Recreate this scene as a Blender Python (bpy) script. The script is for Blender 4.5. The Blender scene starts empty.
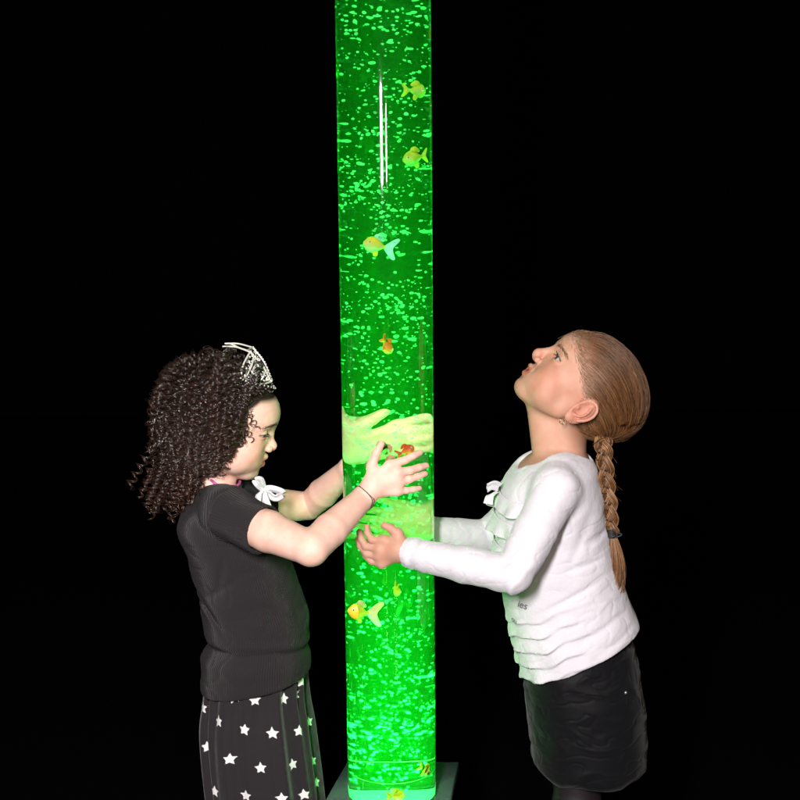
import bpy, math, random
import numpy as np
from mathutils import Vector, Matrix
rng = np.random.default_rng(7)
random.seed(7)
scene = bpy.context.scene
col = scene.collection
R = math.radians
# ------------------------------------------------------------------ camera (needed early: photo landmarks are turned into world points at their real depth)
FPX = 1600.0; PITCH = R(10.5); ROLL = R(0.57); DIST = 2.61; ZC = 0.97
F_ = np.array([0, math.cos(PITCH), -math.sin(PITCH)])
R0 = np.array([1.0, 0, 0]); U0 = np.array([0, math.sin(PITCH), math.cos(PITCH)])
RV = R0*math.cos(ROLL) - U0*math.sin(ROLL)
UV = U0*math.cos(ROLL) + R0*math.sin(ROLL)
CAM = np.array([0.0, 0, ZC]) - F_*DIST - RV*((387.5-400)/FPX*DIST)
def ray(px, py):
    return F_ + RV*((px-400)/FPX) - UV*((py-400)/FPX)
def P(px, py, Y=0.0):
    """world point (mm) seen at photo pixel px,py on the plane y = Y mm"""
    d = ray(px, py); t = (Y/1000.0 - CAM[1])/d[1]
    return (CAM + d*t)*1000.0
TR = 75.0   # tube outer radius mm
def S(px, py, h=0.0, back=False):
    """point (mm) on the cylinder of radius TR+h round the tube axis, on the sight line of a landmark"""
    d = ray(px, py); o = CAM
    rr = (TR+h)/1000.0
    a = d[0]**2+d[1]**2; b = 2*(o[0]*d[0]+o[1]*d[1]); c = o[0]**2+o[1]**2-rr*rr
    disc = b*b-4*a*c
    if disc < 0:
        t = -b/(2*a); p = o+d*t; q = math.hypot(p[0], p[1]); p = np.array([p[0]*rr/q, p[1]*rr/q, p[2]])
        return p*1000
    t = (-b + (1 if back else -1)*math.sqrt(disc))/(2*a)
    return (o+d*t)*1000.0
cam_d = bpy.data.cameras.new('camera'); cam = bpy.data.objects.new('camera', cam_d); col.objects.link(cam)
cam_d.sensor_width = 36; cam_d.lens = 36*FPX/800; cam_d.clip_start = 0.05; cam_d.clip_end = 100
M = Matrix.Identity(4)
for i in range(3):
    M[i][0] = RV[i]; M[i][1] = UV[i]; M[i][2] = -F_[i]; M[i][3] = CAM[i]
cam.matrix_world = M
scene.camera = cam

# ------------------------------------------------------------------ object helpers
def tag(o, label=None, cat=None, group=None, kind=None):
    if label: o['label'] = label
    if cat: o['category'] = cat
    if group: o['group'] = group
    if kind: o['kind'] = kind
    return o
def empty(name, loc=(0, 0, 0)):
    o = bpy.data.objects.new(name, None); col.objects.link(o); o.location = loc; o.empty_display_size = .05
    return o
def link(name, me, mat=None, parent=None, smooth=True):
    o = bpy.data.objects.new(name, me); col.objects.link(o)
    if mat is not None: me.materials.append(mat)
    if smooth and len(me.polygons):
        me.polygons.foreach_set('use_smooth', np.ones(len(me.polygons), dtype=bool))
    if parent is not None:
        o.parent = parent; o.matrix_parent_inverse = Matrix.Translation(-Vector(parent.location))
    return o
def mesh_np(name, V, Fq, colors=None, attrs=None):
    """V (n,3) metres, Fq (m,4) or (m,3) or list of such arrays"""
    me = bpy.data.meshes.new(name)
    V = np.asarray(V, dtype=np.float32)
    if not isinstance(Fq, list): Fq = [Fq]
    Fq = [np.asarray(f, dtype=np.int32) for f in Fq if len(f)]
    me.vertices.add(len(V)); me.vertices.foreach_set('co', V.ravel())
    li = np.concatenate([f.ravel() for f in Fq]); n = np.concatenate([np.full(len(f), f.shape[1], np.int32) for f in Fq])
    st = np.concatenate([[0], np.cumsum(n)[:-1]]).astype(np.int32)
    me.loops.add(len(li)); me.loops.foreach_set('vertex_index', li)
    me.polygons.add(len(n)); me.polygons.foreach_set('loop_start', st)
    me.update(calc_edges=True); me.validate()
    if colors is not None:
        c = np.ones((len(V), 4), np.float32); c[:, :3] = colors
        a = me.attributes.new('Col', 'FLOAT_COLOR', 'POINT'); a.data.foreach_set('color', c.ravel())
    for k, v in (attrs or {}).items():
        a = me.attributes.new(k, 'FLOAT', 'POINT'); a.data.foreach_set('value', np.asarray(v, np.float32))
    return me
def norm(v):
    v = np.asarray(v, float); return v/np.maximum(np.linalg.norm(v, axis=-1, keepdims=True), 1e-9)
def catmull(pts, n):
    """smooth curve through pts (k,d) -> (n,d)"""
    pts = np.asarray(pts, float); k = len(pts)
    t = np.linspace(0, k-1, n); i = np.clip(t.astype(int), 0, k-2); f = (t-i)[:, None]
    g = lambda j: pts[np.clip(j, 0, k-1)]
    p0, p1, p2, p3 = g(i-1), g(i), g(i+1), g(i+2)
    return 0.5*((2*p1)+(-p0+p2)*f+(2*p0-5*p1+4*p2-p3)*f**2+(-p0+3*p1-3*p2+p3)*f**3)
def tubes(paths, radii, sides=3):
    """paths (s,n,3), radii (s,n) or (s,1): many tubes at once -> V,F"""
    Pth = np.asarray(paths, float); s, n, _ = Pth.shape
    rad = np.broadcast_to(np.asarray(radii, float), (s, n))
    T = np.gradient(Pth, axis=1); T = norm(T)
    ref = np.where(np.abs(T[..., 2:3]) < .9, np.array([0, 0, 1.0]), np.array([1.0, 0, 0]))
    A = norm(np.cross(T, ref)); B = np.cross(T, A)
    ang = np.arange(sides)*2*math.pi/sides
    V = Pth[:, :, None, :] + rad[..., None, None]*(A[:, :, None, :]*np.cos(ang)[None, None, :, None]+B[:, :, None, :]*np.sin(ang)[None, None, :, None])
    idx = np.arange(s*n*sides).reshape(s, n, sides)
    a = idx[:, :-1, :]; b = np.roll(a, -1, axis=2); c = idx[:, 1:, :]; d = np.roll(c, -1, axis=2)
    Fq = np.stack([a, b, d, c], -1).reshape(-1, 4)
    return V.reshape(-1, 3), Fq
def sweep(path, rad, sides=16, caps=True):
    """one tube, radius per point, parallel-transport frame, capped"""
    Pth = np.asarray(path, float); n = len(Pth); rad = np.broadcast_to(np.asarray(rad, float), (n,))
    T = norm(np.gradient(Pth, axis=0)); A = np.zeros_like(Pth)
    a = np.cross(T[0], [0, 0, 1.0]); a = a if np.linalg.norm(a) > .1 else np.cross(T[0], [1.0, 0, 0])
    for i in range(n):
        a = a - T[i]*a.dot(T[i]); a = a/np.linalg.norm(a); A[i] = a
    B = np.cross(T, A); ang = np.arange(sides)*2*math.pi/sides
    V = (Pth[:, None]+rad[:, None, None]*(A[:, None]*np.cos(ang)[None, :, None]+B[:, None]*np.sin(ang)[None, :, None])).reshape(-1, 3)
    idx = np.arange(n*sides).reshape(n, sides); a_ = idx[:-1]; b_ = np.roll(a_, -1, 1); c_ = idx[1:]; d_ = np.roll(c_, -1, 1)
    Fs = [np.stack([a_, b_, d_, c_], -1).reshape(-1, 4)]
    if caps:
        V = np.vstack([V, Pth[0], Pth[-1]]); i0 = n*sides
        r0 = idx[0]; r1 = idx[-1]
        Fs.append(np.stack([np.roll(r0, -1), r0, np.full(sides, i0)], -1)); Fs.append(np.stack([r1, np.roll(r1, -1), np.full(sides, i0+1)], -1))
    return V, Fs
def merge(parts):
    Vs, F3, F4 = [], [], []; o = 0
    for V, Fs in parts:
        Vs.append(np.asarray(V)); 
        for f in (Fs if isinstance(Fs, list) else [Fs]):
            f = np.asarray(f)
            if len(f): (F4 if f.shape[1] == 4 else F3).append(f+o)
        o += len(V)
    out = []
    if F4: out.append(np.concatenate(F4))
    if F3: out.append(np.concatenate(F3))
    return np.vstack(Vs), out
def uvsphere(c, r, nu=16, nv=10, Rm=None):
    c = np.asarray(c, float); r = np.broadcast_to(np.asarray(r, float), (3,))
    th = np.linspace(0, math.pi, nv+1)[1:-1]; ph = np.arange(nu)*2*math.pi/nu
    V = np.stack([np.sin(th)[:, None]*np.cos(ph), np.sin(th)[:, None]*np.sin(ph), np.repeat(np.cos(th)[:, None], nu, 1)], -1).reshape(-1, 3)
    V = np.vstack([V, [0, 0, 1], [0, 0, -1]])*r
    if Rm is not None: V = V@Rm.T
    V = V+c
    idx = np.arange((nv-1)*nu).reshape(nv-1, nu); a = idx[:-1]; b = np.roll(a, -1, 1); d = idx[1:]; e = np.roll(d, -1, 1)
    F4 = np.stack([a, d, e, b], -1).reshape(-1, 4); t = (nv-1)*nu
    return V, [F4, np.stack([idx[0], np.roll(idx[0], -1), np.full(nu, t)], -1), np.stack([np.roll(idx[-1], -1), idx[-1], np.full(nu, t+1)], -1)]
def lathe(prof, n=64, c=(0, 0), closed=False):
    """prof [(r,z)..] -> V,F around the vertical through c"""
    prof = np.asarray(prof, float); k = len(prof); ph = np.arange(n)*2*math.pi/n
    V = np.stack([prof[:, 0:1]*np.cos(ph)+c[0], prof[:, 0:1]*np.sin(ph)+c[1], np.repeat(prof[:, 1:2], n, 1)], -1).reshape(-1, 3)
    idx = np.arange(k*n).reshape(k, n)
    if closed: idx = np.vstack([idx, idx[:1]])
    a = idx[:-1]; b = np.roll(a, -1, 1); d = idx[1:]; e = np.roll(d, -1, 1)
    return V, [np.stack([a, b, e, d], -1).reshape(-1, 4)]

# ------------------------------------------------------------------ implicit-surface modeller (mm): smooth unions of capsules, ellipsoids and lofts, meshed by surface nets
def smin(a, b, k):
    if k <= 0: return np.minimum(a, b)
    h = np.maximum(k-np.abs(a-b), 0)/k
    return np.minimum(a, b)-h*h*k*.25
def smax(a, b, k): return -smin(-a, -b, k)
def cap(a, b, ra, rb=None, k=6., op='u'):
    a = np.asarray(a, float); b = np.asarray(b, float); rb = ra if rb is None else rb
    ab = b-a; L = max(ab.dot(ab), 1e-9)
    def f(p):
        t = np.clip(((p-a)@ab)/L, 0, 1)
        return np.linalg.norm(p-a-t[:, None]*ab, axis=1)-(ra+(rb-ra)*t)
    return (op, f, k)
def sph(c, r, k=6., op='u'): return cap(c, c, r, r, k, op)
def ell(c, r, k=6., op='u', rot=None):
    c = np.asarray(c, float); r = np.asarray(r, float)
    def f(p):
        q = p-c
        if rot is not None: q = q@rot
        k0 = np.linalg.norm(q/r, axis=1); k1 = np.linalg.norm(q/(r*r), axis=1)
        return np.where(k0 < 1e-3, -r.min(), k0*(k0-1)/np.maximum(k1, 1e-9))
    return (op, f, k)
def rotY(a):  # columns = rotated axes
    c, s = math.cos(a), math.sin(a); return np.array([[c, 0, s], [0, 1, 0], [-s, 0, c]])
def rotZ(a):
    c, s = math.cos(a), math.sin(a); return np.array([[c, -s, 0], [s, c, 0], [0, 0, 1]])
def rotX(a):
    c, s = math.cos(a), math.sin(a); return np.array([[1, 0, 0], [0, c, -s], [0, s, c]])
class Group:
    def __init__(self, ops, k=8., xf=None, c=None, rad=None):
        self.ops = ops; self.k = k; self.xf = xf; self.c = c; self.rad = rad   # xf=(Rm,t): local = (p-t)@Rm
    def loc(self, p): return p if self.xf is None else (p-self.xf[1])@self.xf[0]
    def ev(self, p, near=None):
        q = self.loc(p); d = np.full(len(q), 1e3)
        for op, f, k in self.ops:
            if op == 'x': d = d+f(q); continue       # displacement
            if near is not None:
                v = f(near[0]@np.eye(3) if False else self.loc(near[0]))[0]
                if op != 'i' and v-near[1]*1.15 > k+6: continue
            v = f(q)
            if op == 'u': d = smin(d, v, k)
            elif op == 's': d = smax(d, -v, k)
            elif op == 'i': d = smax(d, v, k)
        return d
def field(groups, post=()):
    def f(p, near=None):
        d = np.full(len(p), 1e3)
        for g in groups:
            if near is not None and g.c is not None and np.linalg.norm(near[0][0]-g.c)-near[1] > g.rad+g.k+6: continue
            d = smin(d, g.ev(p, near), g.k)
        for op, fn, k in post:
            if op == 'x': d = d+fn(p)
            elif op == 's': d = smax(d, -fn(p), k)
            elif op == 'i': d = smax(d, fn(p), k)
        return d
    return f
def surface(f, lo, hi, h, B=14):
    """sparse block surface nets -> V (mm), quads"""
    lo = np.asarray(lo, float); hi = np.asarray(hi, float)
    nb = np.ceil((hi-lo)/(h*B)).astype(int); bs = h*B; rad = bs*.87
    ii = np.stack(np.meshgrid(*[np.arange(n) for n in nb], indexing='ij'), -1).reshape(-1, 3)
    cen = lo+(ii+.5)*bs
    dc = f(cen); act = np.abs(dc) < rad*1.6+8
    N = nb*B+2
    off = np.stack(np.meshgrid(*[np.arange(B+1)]*3, indexing='ij'), -1).reshape(-1, 3)
    cid, cpos, E = [], [], [[], [], []]
    for b, c in zip(ii[act], cen[act]):
        g0 = b*B
        pts = lo+(g0+off)*h
        D = f(pts, (c[None], rad)).reshape(B+1, B+1, B+1)
        neg = D < 0
        if neg.all() or not neg.any(): continue
        cnt = np.zeros((B, B, B)); acc = np.zeros((B, B, B, 3))
        for ax in range(3):
            n1 = np.swapaxes(neg, 0, ax); d1 = np.swapaxes(D, 0, ax)
            cr = n1[:-1] != n1[1:]
            with np.errstate(divide='ignore', invalid='ignore'):
                t = np.where(cr, d1[:-1]/(d1[:-1]-d1[1:]), 0)
            cr = np.swapaxes(cr, 0, ax); t = np.swapaxes(t, 0, ax); sg = np.swapaxes(n1[:-1], 0, ax)
            o1, o2 = [a for a in range(3) if a != ax]
            for s1 in (0, 1):
                for s2 in (0, 1):
                    sl = [slice(0, B)]*3; sl[o1] = slice(s1, s1+B); sl[o2] = slice(s2, s2+B)
                    sl = tuple(sl); m = cr[sl]
                    cnt += m
                    acc[..., ax] += np.where(m, t[sl], 0); acc[..., o1] += m*s1; acc[..., o2] += m*s2
            sl = [slice(0, B)]*3; w = np.argwhere(cr[tuple(sl)])
            if len(w): E[ax].append(np.column_stack([w+g0, sg[tuple(sl)][tuple(w.T)]]))
        w = np.argwhere(cnt > 0)
        if not len(w): continue
        wt = tuple(w.T)
        cpos.append(lo+(g0+w+acc[wt]/cnt[wt][:, None])*h)
        g = w+g0; cid.append((g[:, 0]*N[1]+g[:, 1])*N[2]+g[:, 2])
    cid = np.concatenate(cid); cpos = np.concatenate(cpos)
    o = np.argsort(cid); cid = cid[o]; cpos = cpos[o]
    quads = []
    for ax in range(3):
        e = np.concatenate(E[ax]); b_, c_ = (ax+1) % 3, (ax+2) % 3
        db = np.zeros(3, int); db[b_] = 1; dcv = np.zeros(3, int); dcv[c_] = 1
        g = e[:, :3]; q = []
        for dd in (0*db, db, db+dcv, dcv):
            k = g-dd; q.append((k[:, 0]*N[1]+k[:, 1])*N[2]+k[:, 2])
        q = np.stack(q, -1); j = np.searchsorted(cid, q); j = np.clip(j, 0, len(cid)-1)
        ok = (cid[j] == q).all(1)
        j = j[ok]; s = e[ok, 3] == 1
        j[~s] = j[~s][:, ::-1]
        quads.append(j[:, ::1])
    return cpos, np.concatenate(quads)
def lerp_tab(z, tab):
    """tab rows (z, a, b, c...) any order; smooth (monotone-ish cubic) interpolation"""
    tab = np.asarray(sorted(tab, key=lambda r: r[0]), float); zz = tab[:, 0]
    i = np.clip(np.searchsorted(zz, z)-1, 0, len(zz)-2); h = zz[i+1]-zz[i]
    t = np.clip((z-zz[i])/h, 0, 1); out = []
    for c in range(1, tab.shape[1]):
        y = tab[:, c]; m = np.gradient(y, zz)
        out.append((2*t**3-3*t**2+1)*y[i]+(t**3-2*t**2+t)*h*m[i]+(-2*t**3+3*t**2)*y[i+1]+(t**3-t**2)*h*m[i+1])
    return out
def loft_tab(rows):
    """rows (py, px_a, px_b, halfwidthY mm[, Ycentre]) read off the outline on the y=0 plane -> (z, xc, rx, ry)"""
    T = []
    for r in rows:
        a = P(r[1], r[0]); b = P(r[2], r[0])
        T.append((a[2], (a[0]+b[0])/2, abs(b[0]-a[0])/2, r[3]))
    return T
def loft(T, grow=0., k=6., op='u', n=2.3, cap_lo=True, cap_hi=True):
    zs = [t[0] for t in T]; z0, z1 = min(zs), max(zs)
    def f(p):
        xc, rx, ry = lerp_tab(np.clip(p[:, 2], z0, z1), T)
        rx = rx+grow; ry = ry+grow
        dx = p[:, 0]-xc; dy = p[:, 1]
        rho = (np.abs(dx/rx)**n+np.abs(dy/ry)**n)**(1/n); q = np.hypot(dx, dy)
        d = np.where(rho < .3, -.7*np.minimum(rx, ry), q*(1-1/np.maximum(rho, .05)))
        d = np.maximum(d, -.7*np.minimum(rx, ry))
        return smax(d, np.maximum(z0-p[:, 2], p[:, 2]-z1), 14.)
    return (op, f, k)
def plane(pt, nrm, op='i', k=3.):
    pt = np.asarray(pt, float); n = norm(nrm)
    return (op, lambda p: (p-pt)@n, k)
_perm = np.random.default_rng(3).random((64, 64, 64)).astype(np.float32)
def noise3(p, s):
    q = np.asarray(p, float)/s; i = np.floor(q).astype(int); f = q-i; f = f*f*(3-2*f); out = 0
    for a in (0, 1):
        for b in (0, 1):
            for c in (0, 1):
                w = (f[:, 0] if a else 1-f[:, 0])*(f[:, 1] if b else 1-f[:, 1])*(f[:, 2] if c else 1-f[:, 2])
                out = out+w*_perm[(i[:, 0]+a) & 63, (i[:, 1]+b) & 63, (i[:, 2]+c) & 63]
    return out*2-1
# ------------------------------------------------------------------ materials
def mat(name):
    m = bpy.data.materials.new(name); m.use_nodes = True
    nt = m.node_tree; b = nt.nodes['Principled BSDF']; return m, nt, b
def pm(name, c, rough=.5, **kw):
    m, nt, b = mat(name); b.inputs['Base Color'].default_value = (*c, 1); b.inputs['Roughness'].default_value = rough
    for k, v in kw.items(): b.inputs[k].default_value = v
    return m
def nd(nt, typ, **kw):
    n = nt.nodes.new(typ)
    for k, v in kw.items(): setattr(n, k, v)
    return n
def glass(name, ior, color=(1, 1, 1), rough=0.):
    m = bpy.data.materials.new(name); m.use_nodes = True; nt = m.node_tree; nt.nodes.clear()
    o = nd(nt, 'ShaderNodeOutputMaterial'); g = nd(nt, 'ShaderNodeBsdfGlass')
    g.inputs['IOR'].default_value = ior; g.inputs['Color'].default_value = (*color, 1); g.inputs['Roughness'].default_value = rough
    nt.links.new(g.outputs[0], o.inputs['Surface']); return m, nt, o
# ------------------------------------------------------------------ the bubble tube
PLZ = P(390, 797, 0)[2]/1000        # top of the clear base plate (m)
PX0, PX1 = PLZ+.002, 1.95            # tube bottom / top
COLZ = P(392, 766, 0)[2]/1000       # top of the lit collar inside the tube
tube = empty('bubble_tube', (0, 0, PLZ))
tag(tube, 'tall clear bubble tube glowing green between the two girls, rising from a clear plate', 'bubble tube')
ac, nt, o = glass('acrylic', 1.49, rough=.045)
wall = link('tube_wall', mesh_np('tube_wall', *lathe([(0, PX0), (.0745, PX0), (.075, PX0+.001), (.075, PX1), (.0745, PX1+.001), (0, PX1+.001)], 128)), ac, tube)
wt, nt, o = glass('water', 1.333/1.49)
vol = nd(nt, 'ShaderNodeVolumePrincipled')
vol.inputs['Color'].default_value = (.12, 1, .10, 1); vol.inputs['Density'].default_value = .25
vol.inputs['Absorption Color'].default_value = (.02, .5, .1, 1)
nt.links.new(vol.outputs[0], o.inputs['Volume'])
WR = .0735; WZ = PLZ+.005
water = link('water_column', mesh_np('water_column', *lathe([(0, WZ), (WR-.001, WZ), (WR, WZ+.001), (WR, PX1-.03), (WR-.001, PX1-.029), (0, PX1-.029)], 128)), wt, tube)
# lid on top of the tube (out of frame)
blk = pm('black_plastic', (.01, .01, .011), .35)
link('top_cap', mesh_np('top_cap', *lathe([(0, PX1+.03), (.07, PX1+.03), (.08, PX1+.024), (.081, PX1-.02), (.0765, PX1-.02), (.0765, PX1+.004), (0, PX1+.004)], 64)), blk, tube)
# air bubbles
bub, nt, b = mat('air_bubble'); nt.nodes.clear()
o = nd(nt, 'ShaderNodeOutputMaterial'); mx = nd(nt, 'ShaderNodeMixShader'); mx2 = nd(nt, 'ShaderNodeMixShader')
tr = nd(nt, 'ShaderNodeBsdfTransparent'); df = nd(nt, 'ShaderNodeBsdfDiffuse'); tl = nd(nt, 'ShaderNodeBsdfTranslucent'); 
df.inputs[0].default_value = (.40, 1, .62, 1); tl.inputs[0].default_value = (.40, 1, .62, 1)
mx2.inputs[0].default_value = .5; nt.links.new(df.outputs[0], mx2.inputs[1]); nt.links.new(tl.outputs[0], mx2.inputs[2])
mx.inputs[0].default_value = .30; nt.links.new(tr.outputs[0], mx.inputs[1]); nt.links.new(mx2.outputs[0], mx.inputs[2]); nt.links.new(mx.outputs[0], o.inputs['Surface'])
bmesh_ = []
for k in range(5):
    V, Fs = uvsphere((0, 0, 0), (1, 1, .62), 12, 8)
    V = V*(1+.14*np.sin(V[:, [0]]*2.3+k*1.7)+.10*np.cos(V[:, [1]]*3+k)); me = mesh_np('air_bubble', V, Fs); me.materials.append(bub); me.polygons.foreach_set('use_smooth', [True]*len(me.polygons)); bmesh_.append(me)
def bpos(n, z0, z1):
    out = []
    while len(out) < n:
        r = .0705*math.sqrt(rng.random()); a = rng.random()*2*math.pi; z = z0+(z1-z0)*rng.random()
        x, y = r*math.cos(a), r*math.sin(a)
        dens = .5+.5*noise3(np.array([[x*1000, y*1000, z*700]]), 38.)[0]
        if rng.random() < dens**2.2*1.3+.03: out.append((x, y, z))
    return out
ZLO = WZ+.022; ZHI = P(385, -12, 0)[2]/1000+.02
def bsize(): return .0008+.0021*rng.random()**1.7
NB = 300
big = bpos(NB, ZLO, ZHI)
for i, (x, y, z) in enumerate(big):
    ob = bpy.data.objects.new('air_bubble', bmesh_[i % 5]); col.objects.link(ob)
    s = .0023+.0013*rng.random()
    rr = math.hypot(x, y); f = min(1, (.0655-s)/max(rr, 1e-6))
    ob.location = (x*f, y*f, z); ob.scale = (s, s, s); ob.rotation_euler = (rng.normal()*.35, rng.normal()*.35, rng.random()*6.28)
    tag(ob, 'larger cyan green air bubble rising in the glowing tube', 'bubble', 'air bubbles rising in the tube')
parts = []
for x, y, z in bpos(2300, ZLO, ZHI)+bpos(250, ZLO, P(388, 600)[2]/1000):
    s = bsize(); Rm = rotZ(rng.random()*6)@rotX(rng.normal()*.35)
    rr = math.hypot(x, y); f = min(1, (.068-s)/max(rr, 1e-6))
    parts.append(uvsphere((x*f, y*f, z), (s, s*.9, s*.65), 8, 6, Rm))
tag(link('bubble_swarm', mesh_np('bubble_swarm', *merge(parts)), bub), 'swarm of the finest bubbles filling the green water of the tube', 'bubbles', kind='stuff')

# ---- what stands at the foot of the tube: lamp lens, nozzle, divider ring, clear plate
def em(name, c, st):
    m, nt, b = mat(name); b.inputs['Base Color'].default_value = (*c, 1); b.inputs['Emission Color'].default_value = (*c, 1); b.inputs['Emission Strength'].default_value = st; b.inputs['Roughness'].default_value = .4; return m
lens = link('lamp_lens', mesh_np('lamp_lens', *lathe([(.058, WZ+.001), (.056, WZ+.004), (.045, WZ+.008), (.028, WZ+.0105), (.0005, WZ+.0115)], 64)), em('lamp_lens', (.10, .95, .38), .8), tube)
link('air_nozzle', mesh_np('air_nozzle', *lathe([(.0042, WZ+.010), (.0042, WZ+.030), (.003, WZ+.033), (.0005, WZ+.033)], 24, (.0015, -.035))), pm('white_nylon', (.8, .8, .78), .35), tube)
link('divider_ring', mesh_np('divider_ring', *lathe([(.0705, COLZ-.0008), (.0725, COLZ-.0008), (.0725, COLZ+.0008), (.0705, COLZ+.0008)], 96, closed=True)), pm('clear_ring', (.25, .6, .3), .4), tube)
def Zp(px, py, z):
    d = ray(px, py); t = (z-CAM[2])/d[2]; return CAM+d*t
pc = [Zp(459, 762, PLZ), Zp(348, 760, PLZ), Zp(322, 806, PLZ), Zp(447, 812, PLZ)]
pv = []
cen_ = sum(pc)/4
for zz_, g_ in ((PLZ, -.0015), (PLZ-.0015, 0), (PLZ-.0165, 0), (PLZ-.018, -.0015)):
    for c in pc:
        d = (c-cen_); d[2] = 0; L = np.linalg.norm(d); pv.append([*(cen_+d*(1+g_/L))[:2], zz_])
pf = [[0, 1, 2, 3], [15, 14, 13, 12]]
for r_ in range(3):
    for j in range(4): pf.append([r_*4+j, r_*4+4+j, r_*4+4+(j+1) % 4, r_*4+(j+1) % 4])
plm = pm('tinted_acrylic', (.30, .42, .40), .22, **{'Transmission Weight': .75, 'IOR': 1.49})
plate = link('base_plate', mesh_np('base_plate', np.array(pv), np.array(pf)), plm, smooth=False); 
ped = empty('pedestal', (0, 0, 0)); tag(ped, 'clear square acrylic plate on a dark foot under the bubble tube', 'pedestal')
plate.parent = ped
link('foot', mesh_np('foot', *lathe([(0, 0), (.12, 0), (.12, .02), (.10, .03), (.085, PLZ-.025), (.09, PLZ-.02), (0, PLZ-.02)], 64)), blk, ped)
# ------------------------------------------------------------------ a child's head, in head coordinates (mm: x to the face, z up, y to the left)
HK = {}
def head_ops(kind):
    A = kind == 'look_up'
    o = []
    o.append(ell((2, 0, 58), (88, 70, 71), 4))
    o.append(ell((46, 0, 71 if A else 68), (46 if A else 49, 56, 38), 14))                # forehead
    o.append(ell((40, 0, 22), (49, 54, 50), 14))                    # mid face
    o.append(ell((44, 0, -12), (38, 38, 29), 14))                    # lower face
    for s in (-1, 1):
        o.append(cap((16, s*41, -8), (66, s*12, -31), 15, 12, 22))   # jaw
        o.append(sph((58, s*33, 6), 23 if A else 24, 16)); o.append(sph((46, s*37, -9), 21 if A else 23.5, 14))                        # cheek
        o.append(sph((66, s*21, -8), 18, 12))
    o.append(sph((73, 0, -31), 12.5, 10)); o.append(ell((62, 0, -30), (18, 22, 13), 10))   # chin
    o.append(ell((75 if A else 74, 0, 55), (13, 38, 8), 10 if A else 14))                      # brow ridge
    for s in (-1, 1):                                              # eye sockets
        o.append(ell((95.5, s*32, 40), (15, 18, 9.5), 11, 's'))
    # mouth mound
    o.append(ell((76, 0, -8), (15, 23, 17), 10))
    # nose
    o.append(cap((87, 0, 47), (99.5, 0, 24), 5.0, 6.2, 7) if A else cap((84.5, 0, 46), (92, 0, 26), 5.0, 5.5, 9))
    nx = 0 if A else -2.5
    o.append(sph((100+nx, 0, 19.5), 6.7 if A else 7.2, 7)); o.append(cap((96+nx, 0, 11.5), (100+nx, 0, 15), 4, 4, 4))
    for s in (-1, 1):
        o.append(sph((93.5, s*9, 14), 5.6, 4))
        o.append(ell((95.5, s*5.0, 8.6), (4.6, 2.6, 2.6), 2, 's'))        # nostril
        if A: o.append(cap((92, s*17, 12), (86, s*23, -4), 1.2, .6, 5, 's'))    # nasolabial hint
    o.append(cap((97, 0, 6), (95, 0, -1), 1.6, 1.6, 3, 's'))         # philtrum
    # lips
    op = 2.2 if A else 0
    for s in (-1, 1):
        o.append(cap((91, s*3.5, -1.5+op*.4), (83, s*19, -9 if A else -6.5), 4.2, 2.2, 3))
        o.append(cap((88.5, s*3, -14.5-op), (82, s*17, -10 if A else -8.5), 4.4 if A else 5.0, 2.4, 3))
    o.append(sph((91 if A else 91.5, 0, -2.5+op*.4), 2.8 if A else 3.4, 3))
    o.append(ell((97, 0, -8.0), (12 if A else 10, 14 if A else 18, 2.3 if A else .7), 1.5, 's'))     # gap between the lips
    o.append(ell((94.5 if A else 96.5, 0, -25), (7, 14, 4), 6, 's'))               # under the lower lip
    # eyelids: a ball cut by the slit
    for s in (-1, 1):
        e = np.array([70.5, s*30, 40.5])
        o.append(sph(e, 13.6, 3))
        o.append(ell(e+(12.5, s*2.0, .4 if A else -1.8), (9, 13.5, 3.3 if A else 2.3), 1.2, 's'))
        o.append(cap(e+(10, -s*13, 8.5), e+(9.5, s*12, 8.2), 1.0, 1.0, 2.5, 's'))   # crease above lid
    # ears
    for s in (-1, 1):
        c = np.array([-6, s*69, 17.]); t = rotX(s*R(10))@rotZ(-s*R(10))@rotY(R(-14))
        Q = lambda x, y, z: c+t@np.array([x, s*y, z])*.93
        o.append(ell(Q(0, 0, 0), (17, 6, 27), 4, rot=t@rotZ(s*R(22))))
        o.append(ell(Q(3, 6, 1), (10, 5, 17), 3, 's', rot=t@rotZ(s*R(22))))
        rim = [(13, 1, 3), (13, 5, 16), (5, 6, 26), (-8, 7, 26), (-16, 8, 14), (-16, 8, 0), (-10, 7, -14)]
        rim = catmull(rim, 22)
        for a_, b_ in zip(rim[:-1], rim[1:]): o.append(cap(Q(*a_), Q(*b_), 2.6, 2.6, .6))
        ah = [(-2, 4, 18), (-7, 5.5, 6), (-5, 5.5, -7), (4, 5, -13)]
        ah = catmull(ah, 9)
        for a_, b_ in zip(ah[:-1], ah[1:]): o.append(cap(Q(*a_), Q(*b_), 2.3, 2.3, 1))
        o.append(sph(Q(10, 3, -2), 3.6, 3))                          # tragus
        o.append(ell(Q(3, 3, -22), (7.5, 4.2, 7), 4))                    # lobe
    return o
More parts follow.
